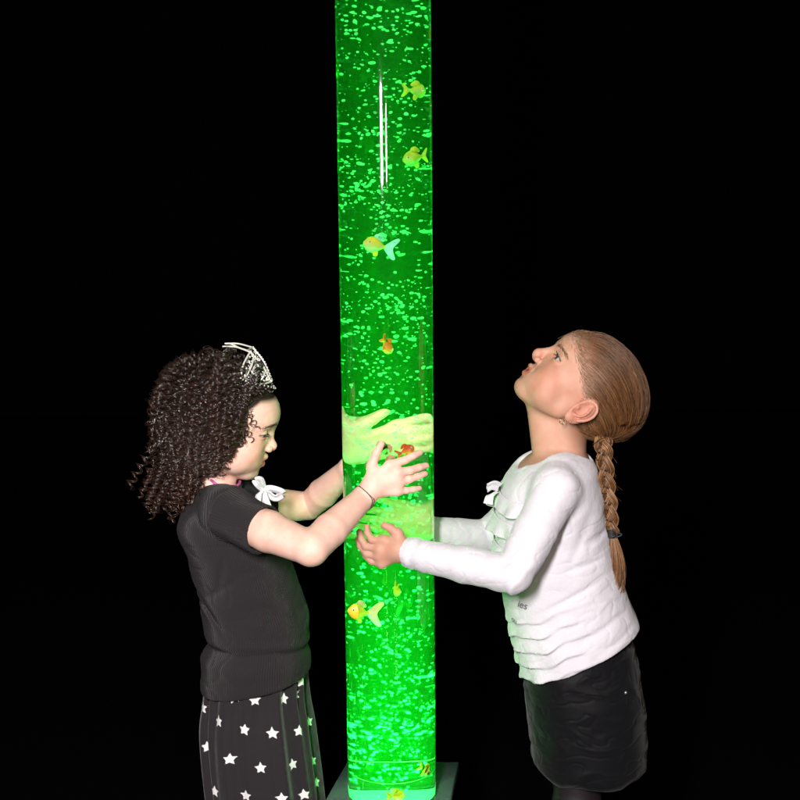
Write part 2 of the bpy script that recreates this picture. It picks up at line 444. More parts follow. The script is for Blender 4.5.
def head_colors(q, base, kind):
    """albedo over the head: lips, blush, lids, brows; q local mm"""
    A = kind == 'look_up'
    c = np.tile(np.asarray(base, float), (len(q), 1))
    def blend(colr, w):
        nonlocal c; w = np.clip(w, 0, 1)[:, None]; c = c*(1-w)+np.asarray(colr)*w
    ay = np.abs(q[:, 1])
    g = lambda cx, cy, cz, sx, sy, sz: np.exp(-(((q[:, 0]-cx)/sx)**2+((ay-cy)/sy)**2+((q[:, 2]-cz)/sz)**2))
    b = np.asarray(base)
    blend(b*(1.0, .70, .64), .5*g(68, 44, 6, 30, 30, 24))
    blend(b*(1.0, .72, .66), .45*g(103, 0, 18, 12, 12, 10))
    blend(b*(.95, .66, .60), .5*g(72, 33, 31, 14, 15, 7))
    lipc = b*(.92, .54, .50) if A else b*(.95, .52, .50)
    zl = -8.0
    lipu = (q[:, 0] > 78) & (ay < 20)
    w = np.where(lipu, np.clip(1-np.abs(q[:, 2]-(zl+4.5-ay*.18))/4.8, 0, 1)+np.clip(1-np.abs(q[:, 2]-(zl-6.5+ay*.22))/6.5, 0, 1), 0)
    blend(lipc, np.clip(w*1.7, 0, 1)*np.clip((20.5-ay)/4, 0, 1))
    dk = np.array([.05, .02, .015])
    blend(dk, np.where(lipu & (q[:, 0] < 88.5), np.clip(1.2-np.abs(q[:, 2]-zl)/(2.6 if A else 1.8), 0, 1), 0))
    # lash line and lids
    for s in (-1, 1):
        e = np.array([70.5, s*30, 40.5]); d = q-e; r = np.hypot(d[:, 1]*.95-s*1.5, 0)
        zed = (.4 if A else -1.8)+np.sqrt(np.maximum(0, 1-(r/13.)**2))*(3.3 if A else 2.3)
        m = (np.abs(d[:, 1]) < 15) & (d[:, 0] > 2) & (q[:, 1]*s > 8)
        blend((.035, .02, .015), np.where(m, np.clip(1.35-np.abs(d[:, 2]-zed)/1.5, 0, 1), 0))
        zed2 = 2*(.4 if A else -1.8)-zed
        blend(b*(.8, .45, .40), np.where(m, .7*np.clip(1.2-np.abs(d[:, 2]-zed2)/1.2, 0, 1), 0))
    # ears redder
    blend(b*(1., .62, .56), .5*np.where((ay > 62), np.exp(-((q[:, 0]+6)/24)**2-((q[:, 2]-15)/32)**2), 0))
    return c
def brow_paths(n, A, seed):
    """eyebrow hairs, head coordinates"""
    r = np.random.default_rng(seed); out = []
    for s in (-1, 1):
        for i in range(n):
            t = r.random(); y = 12+34*t; z = ((54+5.5*math.sin(t*2.0)-3*t) if A else (58.5+3*math.sin(t*2.6)-4.5*t))+r.normal()*1.3
            out.append((s, y, z, t))
    return out
# ------------------------------------------------------------------ hands
def hand_ops(w0, w1, mcps, fingers, thumb, rw, pr=9.0, fr=(6.6, 6.0, 5.4, 4.8), offp=None):
    """w0->w1 wrist, mcps 4 knuckle points, fingers 4 lists of points after the knuckle, thumb list of points from the palm outwards"""
    palm = []
    for i, m in enumerate(mcps):
        base = w1*(1-.0)+(mcps[i]-np.mean(mcps, 0))*.35
        palm.append(cap(base, m, pr+1.0, pr*.82, 9))
    for i in range(3): palm.append(cap(mcps[i], mcps[i+1], pr*.78, pr*.74, 6))
    palm.append(cap(w1, np.mean(mcps, 0), pr+1.5, pr, 8))
    palm.append(cap(w0, w1, rw, rw*.92, 10))
    palm.append(cap(thumb[0], thumb[1], pr+1.2, 8.2, 9))
    gs = [palm]
    fg = []
    for i, (m, f) in enumerate(zip(mcps, fingers)):
        sc = (1.0, 1.03, .98, .86)[i]
        pts = [m]+list(f); g = []
        for j in range(len(pts)-1):
            ra, rb = fr[min(j, 3)]*sc, fr[min(j+1, 3)]*sc
            g.append(cap(pts[j], pts[j+1], ra, rb, 2.0))
        fg.append(g)
    tp = list(thumb[1:]); g = []
    tr_ = (8.0, 7.0, 5.6, 5.2)
    for j in range(len(tp)-1): g.append(cap(tp[j], tp[j+1], tr_[j], tr_[j+1], 2.5))
    fg.append(g)
    allp = np.array([w0, w1]+list(mcps)+[p for f in fingers for p in f]+list(thumb))
    c = allp.mean(0); rad = np.linalg.norm(allp-c, axis=1).max()+14
    def fn(p):
        d = np.full(len(p), 1e3)
        fd = np.full(len(p), 1e3)
        for g in fg:
            e = np.full(len(p), 1e3)
            for op, f, k in g: e = smin(e, f(p), k)
            fd = smin(fd, e, .9)
        for op, f, k in palm: d = smin(d, f(p), k)
        return smin(d, fd, 4.5)
    G = Group([('u', fn, 5)], k=7, c=c, rad=rad)
    tips = [f[-1] for f in fingers]+[thumb[-1]]
    kn = list(mcps)+[f[0] for f in fingers]+[thumb[-2]]
    return G, tips, kn
def chain_c(ops_pts, rad_pad=40):
    p = np.asarray(ops_pts, float); c = p.mean(0); return c, np.linalg.norm(p-c, axis=1).max()+rad_pad
# ------------------------------------------------------------------ skin
def skin_mat(name, rough=.58, sss=.15):
    m, nt, b = mat(name)
    a = nd(nt, 'ShaderNodeAttribute', attribute_name='Col'); tc = nd(nt, 'ShaderNodeTexCoord')
    n1 = nd(nt, 'ShaderNodeTexNoise'); n1.inputs['Scale'].default_value = 55; n1.inputs['Detail'].default_value = 4
    n2 = nd(nt, 'ShaderNodeTexNoise'); n2.inputs['Scale'].default_value = 650; n2.inputs['Detail'].default_value = 3
    nt.links.new(tc.outputs['Object'], n1.inputs[0]); nt.links.new(tc.outputs['Object'], n2.inputs[0])
    mx = nd(nt, 'ShaderNodeMix', data_type='RGBA', blend_type='MULTIPLY'); mx.inputs[0].default_value = 1
    rp = nd(nt, 'ShaderNodeValToRGB'); rp.color_ramp.elements[0].position = .32; rp.color_ramp.elements[0].color = (1.0, .86, .82, 1)
    rp.color_ramp.elements[1].position = .68; rp.color_ramp.elements[1].color = (1.0, 1.0, 1.0, 1)
    nt.links.new(n1.outputs[0], rp.inputs[0]); nt.links.new(a.outputs['Color'], mx.inputs[6]); nt.links.new(rp.outputs[0], mx.inputs[7])
    nt.links.new(mx.outputs[2], b.inputs['Base Color'])
    bp = nd(nt, 'ShaderNodeBump'); bp.inputs['Strength'].default_value = .22; bp.inputs['Distance'].default_value = .0006
    nt.links.new(n2.outputs[0], bp.inputs['Height']); nt.links.new(bp.outputs[0], b.inputs['Normal'])
    b.inputs['Roughness'].default_value = rough; b.inputs['Subsurface Weight'].default_value = sss; b.inputs['Subsurface Scale'].default_value = .006
    b.inputs['Subsurface Radius'].default_value = (1, .35, .2); b.inputs['Specular IOR Level'].default_value = .4
    return m
def build_body(name, groups, post, lo, hi, h, colorf, m, parent):
    f = field(groups, post)
    V, Q = surface(f, lo, hi, h)
    # consistent outward winding
    a = V[Q[:2000, 0]]; n = np.cross(V[Q[:2000, 1]]-a, V[Q[:2000, 2]]-a); c = a+norm(n)*1.5
    if np.mean(f(c) > f(a-norm(n)*1.5)) < .5: Q = Q[:, ::-1]
    o = link(name, mesh_np(name, V/1000, Q, colors=colorf(V) if colorf else None), m, parent)
    return o, f, V
EYE_SCLERA = pm('eye_white', (.75, .73, .70), .15)
def eye_mat(name, iris):
    m, nt, b = mat(name); a = nd(nt, 'ShaderNodeAttribute', attribute_name='Col'); nt.links.new(a.outputs['Color'], b.inputs['Base Color'])
    b.inputs['Roughness'].default_value = .06; b.inputs['Coat Weight'].default_value = .6; b.inputs['Coat Roughness'].default_value = .02
    return m
def make_eye(parent, xf, s, iris, gaze, m):
    V, Fs = uvsphere((0, 0, 0), 12.0, 48, 32)
    g = norm(np.array(gaze, float)); ang = np.degrees(np.arccos(np.clip((V/12)@g, -1, 1)))
    c = np.tile((.40, .37, .35), (len(V), 1)); w = np.clip((36-ang)/2, 0, 1)[:, None]; c = c*(1-w)+np.array(iris)*w
    w = np.clip((12-ang)/2, 0, 1)[:, None]; c = c*(1-w)+np.array((.006, .006, .006))*w
    V = V+(70.5, s*30, 40.5)
    V = (V@xf[0].T+xf[1])/1000
    return link('eye', mesh_np('eye', V, Fs, colors=c), m, parent)
# ================================================================== girl with the tiara
HL = (np.array([[math.cos(R(17)), 0, math.sin(R(17))], [0, 1, 0], [-math.sin(R(17)), 0, math.cos(R(17))]]), P(212.3, 440.4, 0))
def hl(x, y, z): return np.array([x, y, z])@HL[0].T+HL[1]
girlA = empty('person', P(250, 985, 0)/1000*np.array([1, 0, 0]))
tag(girlA, 'girl with dark curly hair and a tiara, in grey ribbed shirt and star skirt', 'person')
torsoA = loft_tab([(497, 196, 252, 62), (508, 184, 264, 92), (522, 179, 272, 108), (540, 184, 279, 108), (560, 190, 289, 100), (582, 196, 297, 96), (602, 201, 304, 96), (622, 204, 309, 97), (641, 209, 307, 97), (655, 203, 309, 101), (672, 201, 311, 104), (692, 202, 309, 104), (712, 203, 308, 103)])
shA = P(229, 515, -94); elA = P(311, 549, -208); wrA = S(364, 497, 16); w1A = S(372, 487, 15)
shB = P(243, 506, 98); elB = P(309, 506, 172); wrB = S(350, 468, 20, True); w1B = S(361, 455, 16, True)
def handA():
    m = [S(390, 465, 9.5), S(397, 472.5, 10), S(399, 482, 9.5), S(397, 491, 9)]
    f = [[S(405, 460, 8.5), S(413, 456, 7.6), S(420, 452.5, 6.6)],
         [S(410, 470.5, 9), S(419, 467.5, 7.6), S(426, 465.5, 6.6)],
         [S(409, 479.5, 8.5), S(418, 476.5, 7.2), S(425, 473.8, 6.4)],
         [S(406, 490.5, 8), S(413, 489.5, 7), S(419.5, 488.2, 6)]]
    t = [S(373, 484, 13), S(371.5, 466, 11), S(376, 454, 9), S(381.5, 443.5, 7.5)]
    return hand_ops(wrA, w1A, m, f, t, 18.5, 9.2, (7.2, 6.5, 5.8, 5.0))
def handB():   # far side of the tube
    m = [S(393, 419, 9.5, True), S(396, 427, 10, True), S(396, 436, 9.5, True), S(393, 445, 9, True)]
    f = [[S(407, 410, 8, True), S(416, 405, 7.5, True), S(425, 401, 6.6, True)],
         [S(411, 421, 8, True), S(421, 416, 7.5, True), S(430, 412, 6.6, True)],
         [S(410, 433, 8, True), S(420, 430, 7.2, True), S(428, 427, 6.4, True)],
         [S(405, 445, 8, True), S(413, 443, 7, True), S(420, 441, 6, True)]]
    t = [S(366, 447, 13, True), S(372, 427, 11, True), S(379, 416, 9, True), S(386, 407, 7.5, True)]
    return hand_ops(wrB, w1B, m, f, t, 19, 8.8, (6.6, 6.0, 5.4, 4.8))
GA, tipsA, knA = handA(); GB, tipsB, knB = handB()
hd = Group(head_ops('look_down'), k=10, xf=HL, c=hl(5, 0, 35), rad=135)
torso_body = Group([loft([(t[0], t[1], t[2]-5-(18 if t[0] < P(250, 660)[2] else 0), t[3]-4-(18 if t[0] < P(250, 660)[2] else 0)) for t in torsoA], -7, 8)], k=8)
neckA = Group([cap(P(217, 452, 0), P(213, 512, 0), 33, 37, 10), cap(P(213, 506, -20), shA+[0, 0, 2], 30, 32, 14), cap(P(213, 506, 20), shB+[0, 0, 2], 30, 32, 14)], k=16)
e1 = elA+(wrA-elA)*.35
armA = Group([cap(shA, elA*.5+shA*.5, 33, 32.5, 3), cap(elA*.5+shA*.5, elA, 32, 26, 6), cap(elA, e1, 26, 27, 6), cap(e1, wrA, 27, 18.5, 3)], k=12)
e1b = elB+(wrB-elB)*.35
armB = Group([cap(shB, elB*.5+shB*.5, 32, 31, 3), cap(elB*.5+shB*.5, elB, 31, 24, 3), cap(elB, e1b, 24, 26, 3), cap(e1b, wrB, 26, 18.5, 3)], k=12)
def legs(px, y0, foot_dir):
    g = []
    for s in (-1, 1):
        hip = P(px, y0, s*44); kn = np.array([hip[0]+8*foot_dir, s*55., 285.]); an = np.array([hip[0]-6*foot_dir, s*56., 62.])
        g += [cap(hip, kn, 47, 38, 14), cap(kn, (kn*.6+an*.4)+[-6*foot_dir, 0, 0], 39, 37, 14), cap((kn*.6+an*.4)+[-6*foot_dir, 0, 0], an, 37, 25, 14),
              cap(an, an+[-12*foot_dir, 0, -32], 26, 24, 12), cap(an+[-5*foot_dir, 0, -36], an+[92*foot_dir, s*10, -44], 25, 17, 14)]
    return Group(g, k=14)
legA = legs(252, 700, 1)
SKA = np.array((.84, .555, .46))
def tint_hands(V, c, base, tips, kn):
    for t in tips:
        w = np.clip(1-np.linalg.norm(V-t, axis=1)/13, 0, 1)[:, None]*.5; c = c*(1-w)+base*(1., .66, .62)*w
    for t in kn:
        w = np.clip(1-np.linalg.norm(V-t, axis=1)/8, 0, 1)[:, None]*.5; c = c*(1-w)+base*(.98, .70, .64)*w
    return c
def colA(V):
    q = (V-HL[1])@HL[0]
    c = head_colors(q, SKA, 'look_down')
    far = q[:, 2] < -52
    c[far] = SKA
    c = tint_hands(V, c, SKA, tipsA+tipsB, knA+knB)
    # scalp under the hair is dark
    hz = np.clip((scalpA(q)+4)/8, 0, 1)[:, None]; c = c*(1-hz)+np.array((.018, .010, .008))*hz
    return c
def scalpA(q):
    """>0 where hair grows (mm inside the hair line), head coordinates"""
    # hair line: forehead 84 up front, sloping to the ear, nape below
    x, y, z = q.T
    line = np.where(x > 60, 99-(88-x)*.25, np.where(x > 20, 92-(60-x)*1.25, np.where(x > -5, 42-(20-x)*1.0, -40.)))
    d = z-line
    d = np.where((x < 4) & (z < 60), np.minimum(d, 2-x+ (z-20)*.3), d)
    return np.where(z < -52, -50, d)
skA = skin_mat('skin_olive')
loA = np.array([P(160, 700)[0]-20, -250., -6]); hiA = np.array([110., 250., P(213, 335)[2]+30])
bodyA, fA, VA = build_body('body', [torso_body, neckA, hd, armA, armB, GA, GB, legA], [], loA, hiA, 2.0, colA, skA, girlA)
eyem = eye_mat('eye_wet', None)
for s in (-1, 1): make_eye(girlA, HL, s, (.03, .014, .008), (1, -.12 if s < 0 else -.12, -.28), eyem)
# ---- grey ribbed shirt
def fold_noise(p, s, amp, st=(1, 1, 1)): return amp*noise3(p*np.asarray(st), s)
udA = norm(elA-shA); slA = shA+udA*((P(261, 538, -146)-shA)@udA)
udB = norm(elB-shB)
capA = cap(shA, slA+udA*24, 42, 39.5, 16); capB = cap(shB, shB+udB*75, 38, 38, 16)
zcr = lambda p: P(250, 640)[2]-11*np.clip(np.abs(p[:, 1])/100, 0, 1)*0-9*np.clip((p[:, 0]-P(280, 640)[0])/50, 0, 1)
def dispA(p):
    z = p[:, 2]; d = fold_noise(p, 40, 3.0, (1, 1, 1.5))
    d = d+1.1*np.exp(-(noise3(p*[1, 1, 1.6], 34)/.10)**2)
    d = d+6.5*np.exp(-((z-zcr(p)+.05*p[:, 1])/6.5)**2)*np.clip(.75+.5*noise3(p, 50), .2, 1.2)
    d = d-3.0*np.exp(-((z-zcr(p)+.05*p[:, 1]-13)/9)**2)-2.5*np.exp(-((z-zcr(p)+22)/12)**2)
    # diagonal pull folds from the small of the back and under the arm
    for (a, b, w, am) in ((P(190, 572), P(232, 622), 5, 4.), (P(196, 590), P(222, 606), 5, 3.), (P(246, 560), P(205, 590), 6, 3.2), (P(292, 585), P(262, 622), 7, 2.4), (P(232, 535), P(222, 585), 7, 2.5)):
        ab = (b-a)[[0, 2]]; t = np.clip(((p[:, [0, 2]]-a[[0, 2]])@ab)/(ab@ab), 0, 1); q = np.linalg.norm(p[:, [0, 2]]-a[[0, 2]]-t[:, None]*ab, axis=1)
        d = d+1.2*am*np.exp(-(q/w)**2)*np.sin(math.pi*np.clip(t, .05, .95))*(p[:, 1] < 20)
    return d
hemL, hemR = P(203, 687), P(311, 666)
hn = norm(np.cross(hemR-hemL, [0, 1, 0])); hn = hn if hn[2] < 0 else -hn
sh_ops = [loft(torsoA, 0, 8), cap(P(214, 500, -14), shA+[0, 0, 3], 36, 40, 14), cap(P(214, 500, 14), shB+[0, 0, 3], 36, 40, 14), capA, capB, ('x', dispA, 0)]
post = [plane(hemL, hn, 'i', 4), ('i', lambda p: np.where(np.linalg.norm(p-slA, axis=1) < 75, (p-slA)@udA, -50.), 2.),
        ('i', lambda p: np.where(np.linalg.norm(p-(shB+udB*50), axis=1) < 60, (p-shB-udB*50)@udB, -50.), 2.),
        ('s', cap(slA-udA*22, slA+udA*60, 35, 35)[1], 1.5), ('s', cap(shB+udB*28, shB+udB*120, 34, 34)[1], 1.5),
        ('s', cap(P(214, 503, 0), P(231, 458, 0), 40, 45)[1], 4), ('s', ell(P(240, 484, 0), (22, 30, 13), rot=rotY(R(-20)))[1], 4)]
shirt_m, nt, b = mat('grey_rib_knit')
b.inputs['Base Color'].default_value = (.022, .018, .0205, 1); b.inputs['Roughness'].default_value = .85; b.inputs['Sheen Weight'].default_value = .06; b.inputs['Specular IOR Level'].default_value = .2
a = nd(nt, 'ShaderNodeAttribute', attribute_name='rib'); mm = nd(nt, 'ShaderNodeMath', operation='MULTIPLY'); mm.inputs[1].default_value = 2*math.pi/3.7
sn = nd(nt, 'ShaderNodeMath', operation='SINE'); bp = nd(nt, 'ShaderNodeBump'); bp.inputs['Strength'].default_value = .55; bp.inputs['Distance'].default_value = .0018
tc = nd(nt, 'ShaderNodeTexCoord'); nz = nd(nt, 'ShaderNodeTexNoise'); nz.inputs['Scale'].default_value = 700; ad = nd(nt, 'ShaderNodeMath', operation='MULTIPLY_ADD'); ad.inputs[1].default_value = .9
nt.links.new(a.outputs['Fac'], mm.inputs[0]); nt.links.new(mm.outputs[0], sn.inputs[0]); nt.links.new(tc.outputs['Object'], nz.inputs[0])
nt.links.new(nz.outputs[0], ad.inputs[0]); nt.links.new(sn.outputs[0], ad.inputs[2]); nt.links.new(ad.outputs[0], bp.inputs['Height']); nt.links.new(bp.outputs[0], b.inputs['Normal'])
fS = field([Group(sh_ops, k=2)], post)
V, Q = surface(fS, [P(160, 500)[0], -215, hemR[2]-60], [hiA[0], 215, P(213, 470)[2]+20], 2.2)
def orient(f, V, Q):
    a = V[Q[:3000, 0]]; n = norm(np.cross(V[Q[:3000, 1]]-a, V[Q[:3000, 2]]-a))
    return Q if np.mean(f(a+n*2) > f(a-n*2)) > .5 else Q[:, ::-1]
Q = orient(fS, V, Q)
xc = lerp_tab(V[:, 2], torsoA)[0]
rib = np.arctan2(V[:, 1], V[:, 0]-xc)
rib = np.where(V[:, 1] > 0, rib, rib)*92
def ribarm(sh, ud, V):
    q = V-sh; t = q@ud; q = q-t[:, None]*ud; A = norm(np.cross(ud, [0, 0, 1.])); B = np.cross(ud, A); return np.arctan2(q@B, q@A)*36
onA = (capA[1](V) < loft(torsoA)[1](V)-1) & (V[:, 1] < 0) & ((V-shA)@udA > 2); onB = (capB[1](V) < loft(torsoA)[1](V)-1) & (V[:, 1] > 0) & ((V-shB)@udB > 2)
rib = np.where(onA, ribarm(shA, udA, V), np.where(onB, ribarm(shB, udB, V), rib))
shirtA = link('shirt', mesh_np('shirt', V/1000, Q, attrs={'rib': rib}), shirt_m, girlA)
# ---- star skirt
zt = P(255, 668)[2]; zb = P(255, 893)[2]
rowsS = loft_tab([(660, 207, 305, 94), (692, 205, 306, 97), (715, 202, 310, 104), (745, 203, 314, 110), (775, 206, 318, 114), (800, 209, 321, 116), (850, 212, 326, 118), (893, 216, 326, 116)])
nth, nz_ = 420, 150
th = np.arange(nth)*2*math.pi/nth; zz = np.linspace(P(255, 664)[2], zb, nz_)
XC, RX, RY = lerp_tab(zz, rowsS)
TH, ZZ = np.meshgrid(th, zz)
drop = np.clip((zz[0]-ZZ)/70, 0, 1)
ple = 3.6*np.sin(15*TH+.9*np.sin(3*TH+1)+.003*(ZZ-zz[0]))+1.6*np.sin(26*TH+2*np.sin(2*TH))
ple2 = 3.2*np.sin(9*TH+1.3*np.sin(2*TH)+.6)*np.clip((zz[0]-ZZ)/120, 0, 1)
rr = ple*(.35+.65*np.sin(math.pi*np.clip(drop*.6+.15, 0, 1)))+ple2
ex = 2/2.3
cx = np.sign(np.cos(TH))*np.abs(np.cos(TH))**ex; sy = np.sign(np.sin(TH))*np.abs(np.sin(TH))**ex
X = XC[:, None]+(RX[:, None]+rr)*cx; Y = (RY[:, None]+rr)*sy
tilt = (X-P(255, 690)[0])*.0
V = np.stack([X, Y, ZZ+tilt], -1).reshape(-1, 3)
idx = np.arange(nth*nz_).reshape(nz_, nth); a_ = idx[:-1]; b_ = np.roll(a_, -1, 1); c_ = idx[1:]; d_ = np.roll(c_, -1, 1)
Q = np.stack([a_, c_, d_, b_], -1).reshape(-1, 4)
cent = []
starpx = [(270, 513), (352, 510), (390, 500), (407, 462), (424, 576), (397, 601), (322, 609), (240, 600), (167, 575), (123, 537), (137, 648), (198, 686), (287, 708), (380, 700), (438, 690), (157, 774), (245, 786), (347, 796), (413, 785), (447, 750), (214, 508)]
camV = V/1000-CAM; vx = 400+FPX*(camV@RV)/(camV@F_); vy = 400-FPX*(camV@UV)/(camV@F_); front = V[:, 1] < 10
for (sx, sy_) in starpx:
    px, py = 160+sx/2.857, 520+sy_/2.857
    k = np.argmin(np.where(front, (vx-px)**2+(vy-py)**2, 1e9)); cent.append((V[k], rng.random()*.5-.25))
for r_ in range(7):       # below the frame and round the back
    for j in range(15):
        c = idx[int(8+r_*21+rng.random()*4), int((j+.5*(r_ % 2))*nth/15) % nth]; p = V[c]
        if all(np.linalg.norm(p-q[0]) > 36 for q in cent) and (p[1] > 5 or vy[c] > 803): cent.append((p, rng.random()*.5-.25))
sd = np.full(len(V), 30.)
nrm = np.stack([cx/RX[:, None], sy/RY[:, None], 0*cx], -1).reshape(-1, 3); nrm = norm(nrm)
for c, rot in cent:
    q = V-c; m = np.where(np.linalg.norm(q, axis=1) < 22)[0]
    k = np.argmin(np.linalg.norm(V-c, axis=1)); n = nrm[k]; t1 = norm(np.cross([0, 0, 1.], n)); t2 = np.cross(n, t1)
    m = m[(nrm[m]@n) > .3]
    u = q[m]@t1; v = q[m]@t2; ang = np.arctan2(u, v)+rot; rad = np.hypot(u, v)
    f = np.abs((ang/(2*math.pi/5)+.5) % 1-.5)*(2*math.pi/5)      # angle from nearest tip
    Rt, ri = 11.0, 4.9
    # edge line from tip (Rt,0) to notch (ri at 36 deg)
    ax, ay_ = Rt, 0.; bx, by = ri*math.cos(math.pi/5), ri*math.sin(math.pi/5)
    nx_, ny_ = (by-ay_), -(bx-ax); L = math.hypot(nx_, ny_); dist = ((rad*np.cos(f)-ax)*nx_+(rad*np.sin(f)-ay_)*ny_)/L
    sd[m] = np.minimum(sd[m], dist)
skirt_m, nt, b = mat('star_cotton')
a = nd(nt, 'ShaderNodeAttribute', attribute_name='star'); mr = nd(nt, 'ShaderNodeMapRange'); mr.inputs[1].default_value = -.35; mr.inputs[2].default_value = .35; mr.inputs[3].default_value = 1; mr.inputs[4].default_value = 0
mx = nd(nt, 'ShaderNodeMix', data_type='RGBA'); mx.inputs[6].default_value = (.019, .0155, .018, 1); mx.inputs[7].default_value = (.78, .76, .76, 1)
nt.links.new(a.outputs['Fac'], mr.inputs[0]); nt.links.new(mr.outputs[0], mx.inputs[0]); nt.links.new(mx.outputs[2], b.inputs['Base Color'])
b.inputs['Roughness'].default_value = .85; b.inputs['Sheen Weight'].default_value = .15; b.inputs['Specular IOR Level'].default_value = .2
tc = nd(nt, 'ShaderNodeTexCoord'); nz = nd(nt, 'ShaderNodeTexNoise'); nz.inputs['Scale'].default_value = 60; nz.inputs['Detail'].default_value = 6; bp = nd(nt, 'ShaderNodeBump'); bp.inputs['Strength'].default_value = .35; bp.inputs['Distance'].default_value = .004
nt.links.new(tc.outputs['Object'], nz.inputs[0]); nt.links.new(nz.outputs[0], bp.inputs['Height']); nt.links.new(bp.outputs[0], b.inputs['Normal'])
skA_ = link('skirt', mesh_np('skirt', V/1000, Q, attrs={'star': sd}), skirt_m, girlA)
# ================================================================== girl with the braid, looking up
_c, _s = math.cos(R(51)), math.sin(R(51))
HRm = np.array([[-_c, 0, _s], [0, -1, 0], [_s, 0, _c]])     # columns: forward, left, up
HR = (HRm, P(566, 408, 0))
def hr(x, y, z): return np.array([x, y, z])@HR[0].T+HR[1]
girlB = empty('person', P(575, 985, 0)/1000*np.array([1, 0, 0]))
tag(girlB, 'girl with a long braid gazing up the tube, in white frilled shirt and black skirt', 'person')
torsoB = loft_tab([(452, 534, 586, 60), (462, 520, 594, 88), (478, 506, 599, 104), (497, 498, 603, 108), (520, 495, 606, 102), (548, 496, 612, 97), (575, 499, 620, 96), (600, 503, 629, 98), (622, 508, 638, 103), (640, 512, 641, 106), (662, 518, 641, 108), (682, 523, 641, 108), (705, 526, 642, 108)])
sA2 = P(556, 490, -98); eA2 = P(514, 575, -170); wA2 = S(407, 552, 18); w1A2 = S(399, 550, 15)
sB2 = P(548, 482, 98); eB2 = P(488, 538, 165); wB2 = S(420, 530, 18, True); w1B2 = S(410, 527, 15, True)
def handC():
    m = [S(384, 540, 9.5), S(380, 548.5, 10), S(379.5, 556.5, 9.5), S(382, 564, 9)]
    f = [[S(372, 540, 9.5), S(367.5, 533, 8), S(367, 526.5, 6.6)],
         [S(366, 546.5, 9), S(361, 538.5, 7.4), S(359.2, 531.5, 6.4)],
         [S(367, 554, 8.5), S(360.5, 546.5, 7.2), S(357.5, 539.5, 6.2)],
         [S(371.5, 561.5, 8), S(365.5, 556, 7), S(362.5, 550.5, 6)]]
    t = [S(400, 541, 13), S(398, 533.5, 11), S(391, 528.5, 9), S(384, 525.3, 7.2)]
    return hand_ops(wA2, w1A2, m, f, t, 18.5, 9.0, (6.9, 6.3, 5.6, 4.9))
def handD():
    m = [S(391, 505, 9.5, True), S(389, 513, 10, True), S(389, 521, 9.5, True), S(391, 529, 9, True)]
    f = [[S(377, 502, 8, True), S(367, 500, 7.5, True), S(358, 499, 6.6, True)],
         [S(375, 511, 8, True), S(365, 509, 7.5, True), S(355, 507, 6.6, True)],
         [S(376, 520, 8, True), S(366, 518, 7.2, True), S(357, 516, 6.4, True)],
         [S(379, 529, 8, True), S(370, 528, 7, True), S(363, 526, 6, True)]]
    t = [S(404, 517, 13, True), S(400, 503, 11, True), S(393, 497, 9, True), S(386, 493, 7.5, True)]
    return hand_ops(wB2, w1B2, m, f, t, 18.5, 8.8, (6.6, 6.0, 5.4, 4.8))
GC, tipsC, knC = handC(); GD, tipsD, knD = handD()
hd2 = Group(head_ops('look_up'), k=12, xf=HR, c=hr(5, 0, 35), rad=135)
tb2 = Group([loft([(t[0], t[1], t[2]-(10 if t[0] < P(560, 606)[2] else 0), t[3]-(10 if t[0] < P(560, 606)[2] else 0)) for t in torsoB], -7, 8)], k=8)
neckB = Group([cap(hr(-4, 0, 4), P(561, 462, 0), 35, 38, 10), cap(P(541, 408, 0), P(548, 446, 0), 23, 27, 14), cap(P(560, 468, -20), sA2, 30, 30, 14), cap(P(558, 466, 20), sB2, 30, 30, 14)], k=16)
m1 = eA2+(wA2-eA2)*.35; m2 = eB2+(wB2-eB2)*.35
armC = Group([cap(sA2, eA2, 30, 24, 3), cap(eA2, m1, 24, 25, 3), cap(m1, wA2, 25, 18.5, 3)], k=12)
armD = Group([cap(sB2, eB2, 30, 24, 3), cap(eB2, m2, 24, 25, 3), cap(m2, wB2, 25, 18.5, 3)], k=12)
legB = legs(582, 700, -1)
SKB = np.array((.53, .30, .218))
def scalpB(q):
    x, y, z = q.T
    line = np.where(x > 30, 60+(x-39)*.61, np.where(x > 14, 54.5-(30-x)*1.0, 38.5-(14-x)*2.2))
    line = np.maximum(line, -24)
    return np.where(z < -60, -50, z-line)
def colB(V):
    q = (V-HR[1])@HR[0]
    c = head_colors(q, SKB, 'look_up')
    c = tint_hands(V, c, SKB, tipsC+tipsD, knC+knD)
    hz = np.clip((scalpB(q)+9)/30, 0, 1)[:, None]*.85; hz[(np.abs(q[:, 1]) > 60.5) & (np.abs(q[:, 0]+6) < 28) & (q[:, 2] < 50)] = 0; c = c*(1-hz)+np.array((.16, .075, .032))*hz
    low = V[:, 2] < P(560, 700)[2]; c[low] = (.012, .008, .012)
    return c
skB = skin_mat('skin_fair')
loB = np.array([-60., -225., -6]); hiB = np.array([P(665, 400)[0], 225., P(590, 312)[2]])
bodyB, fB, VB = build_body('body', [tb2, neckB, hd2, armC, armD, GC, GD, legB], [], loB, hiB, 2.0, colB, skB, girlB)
for s in (-1, 1): make_eye(girlB, HR, s, (.045, .055, .05), (1, .04*s, .10), eyem)
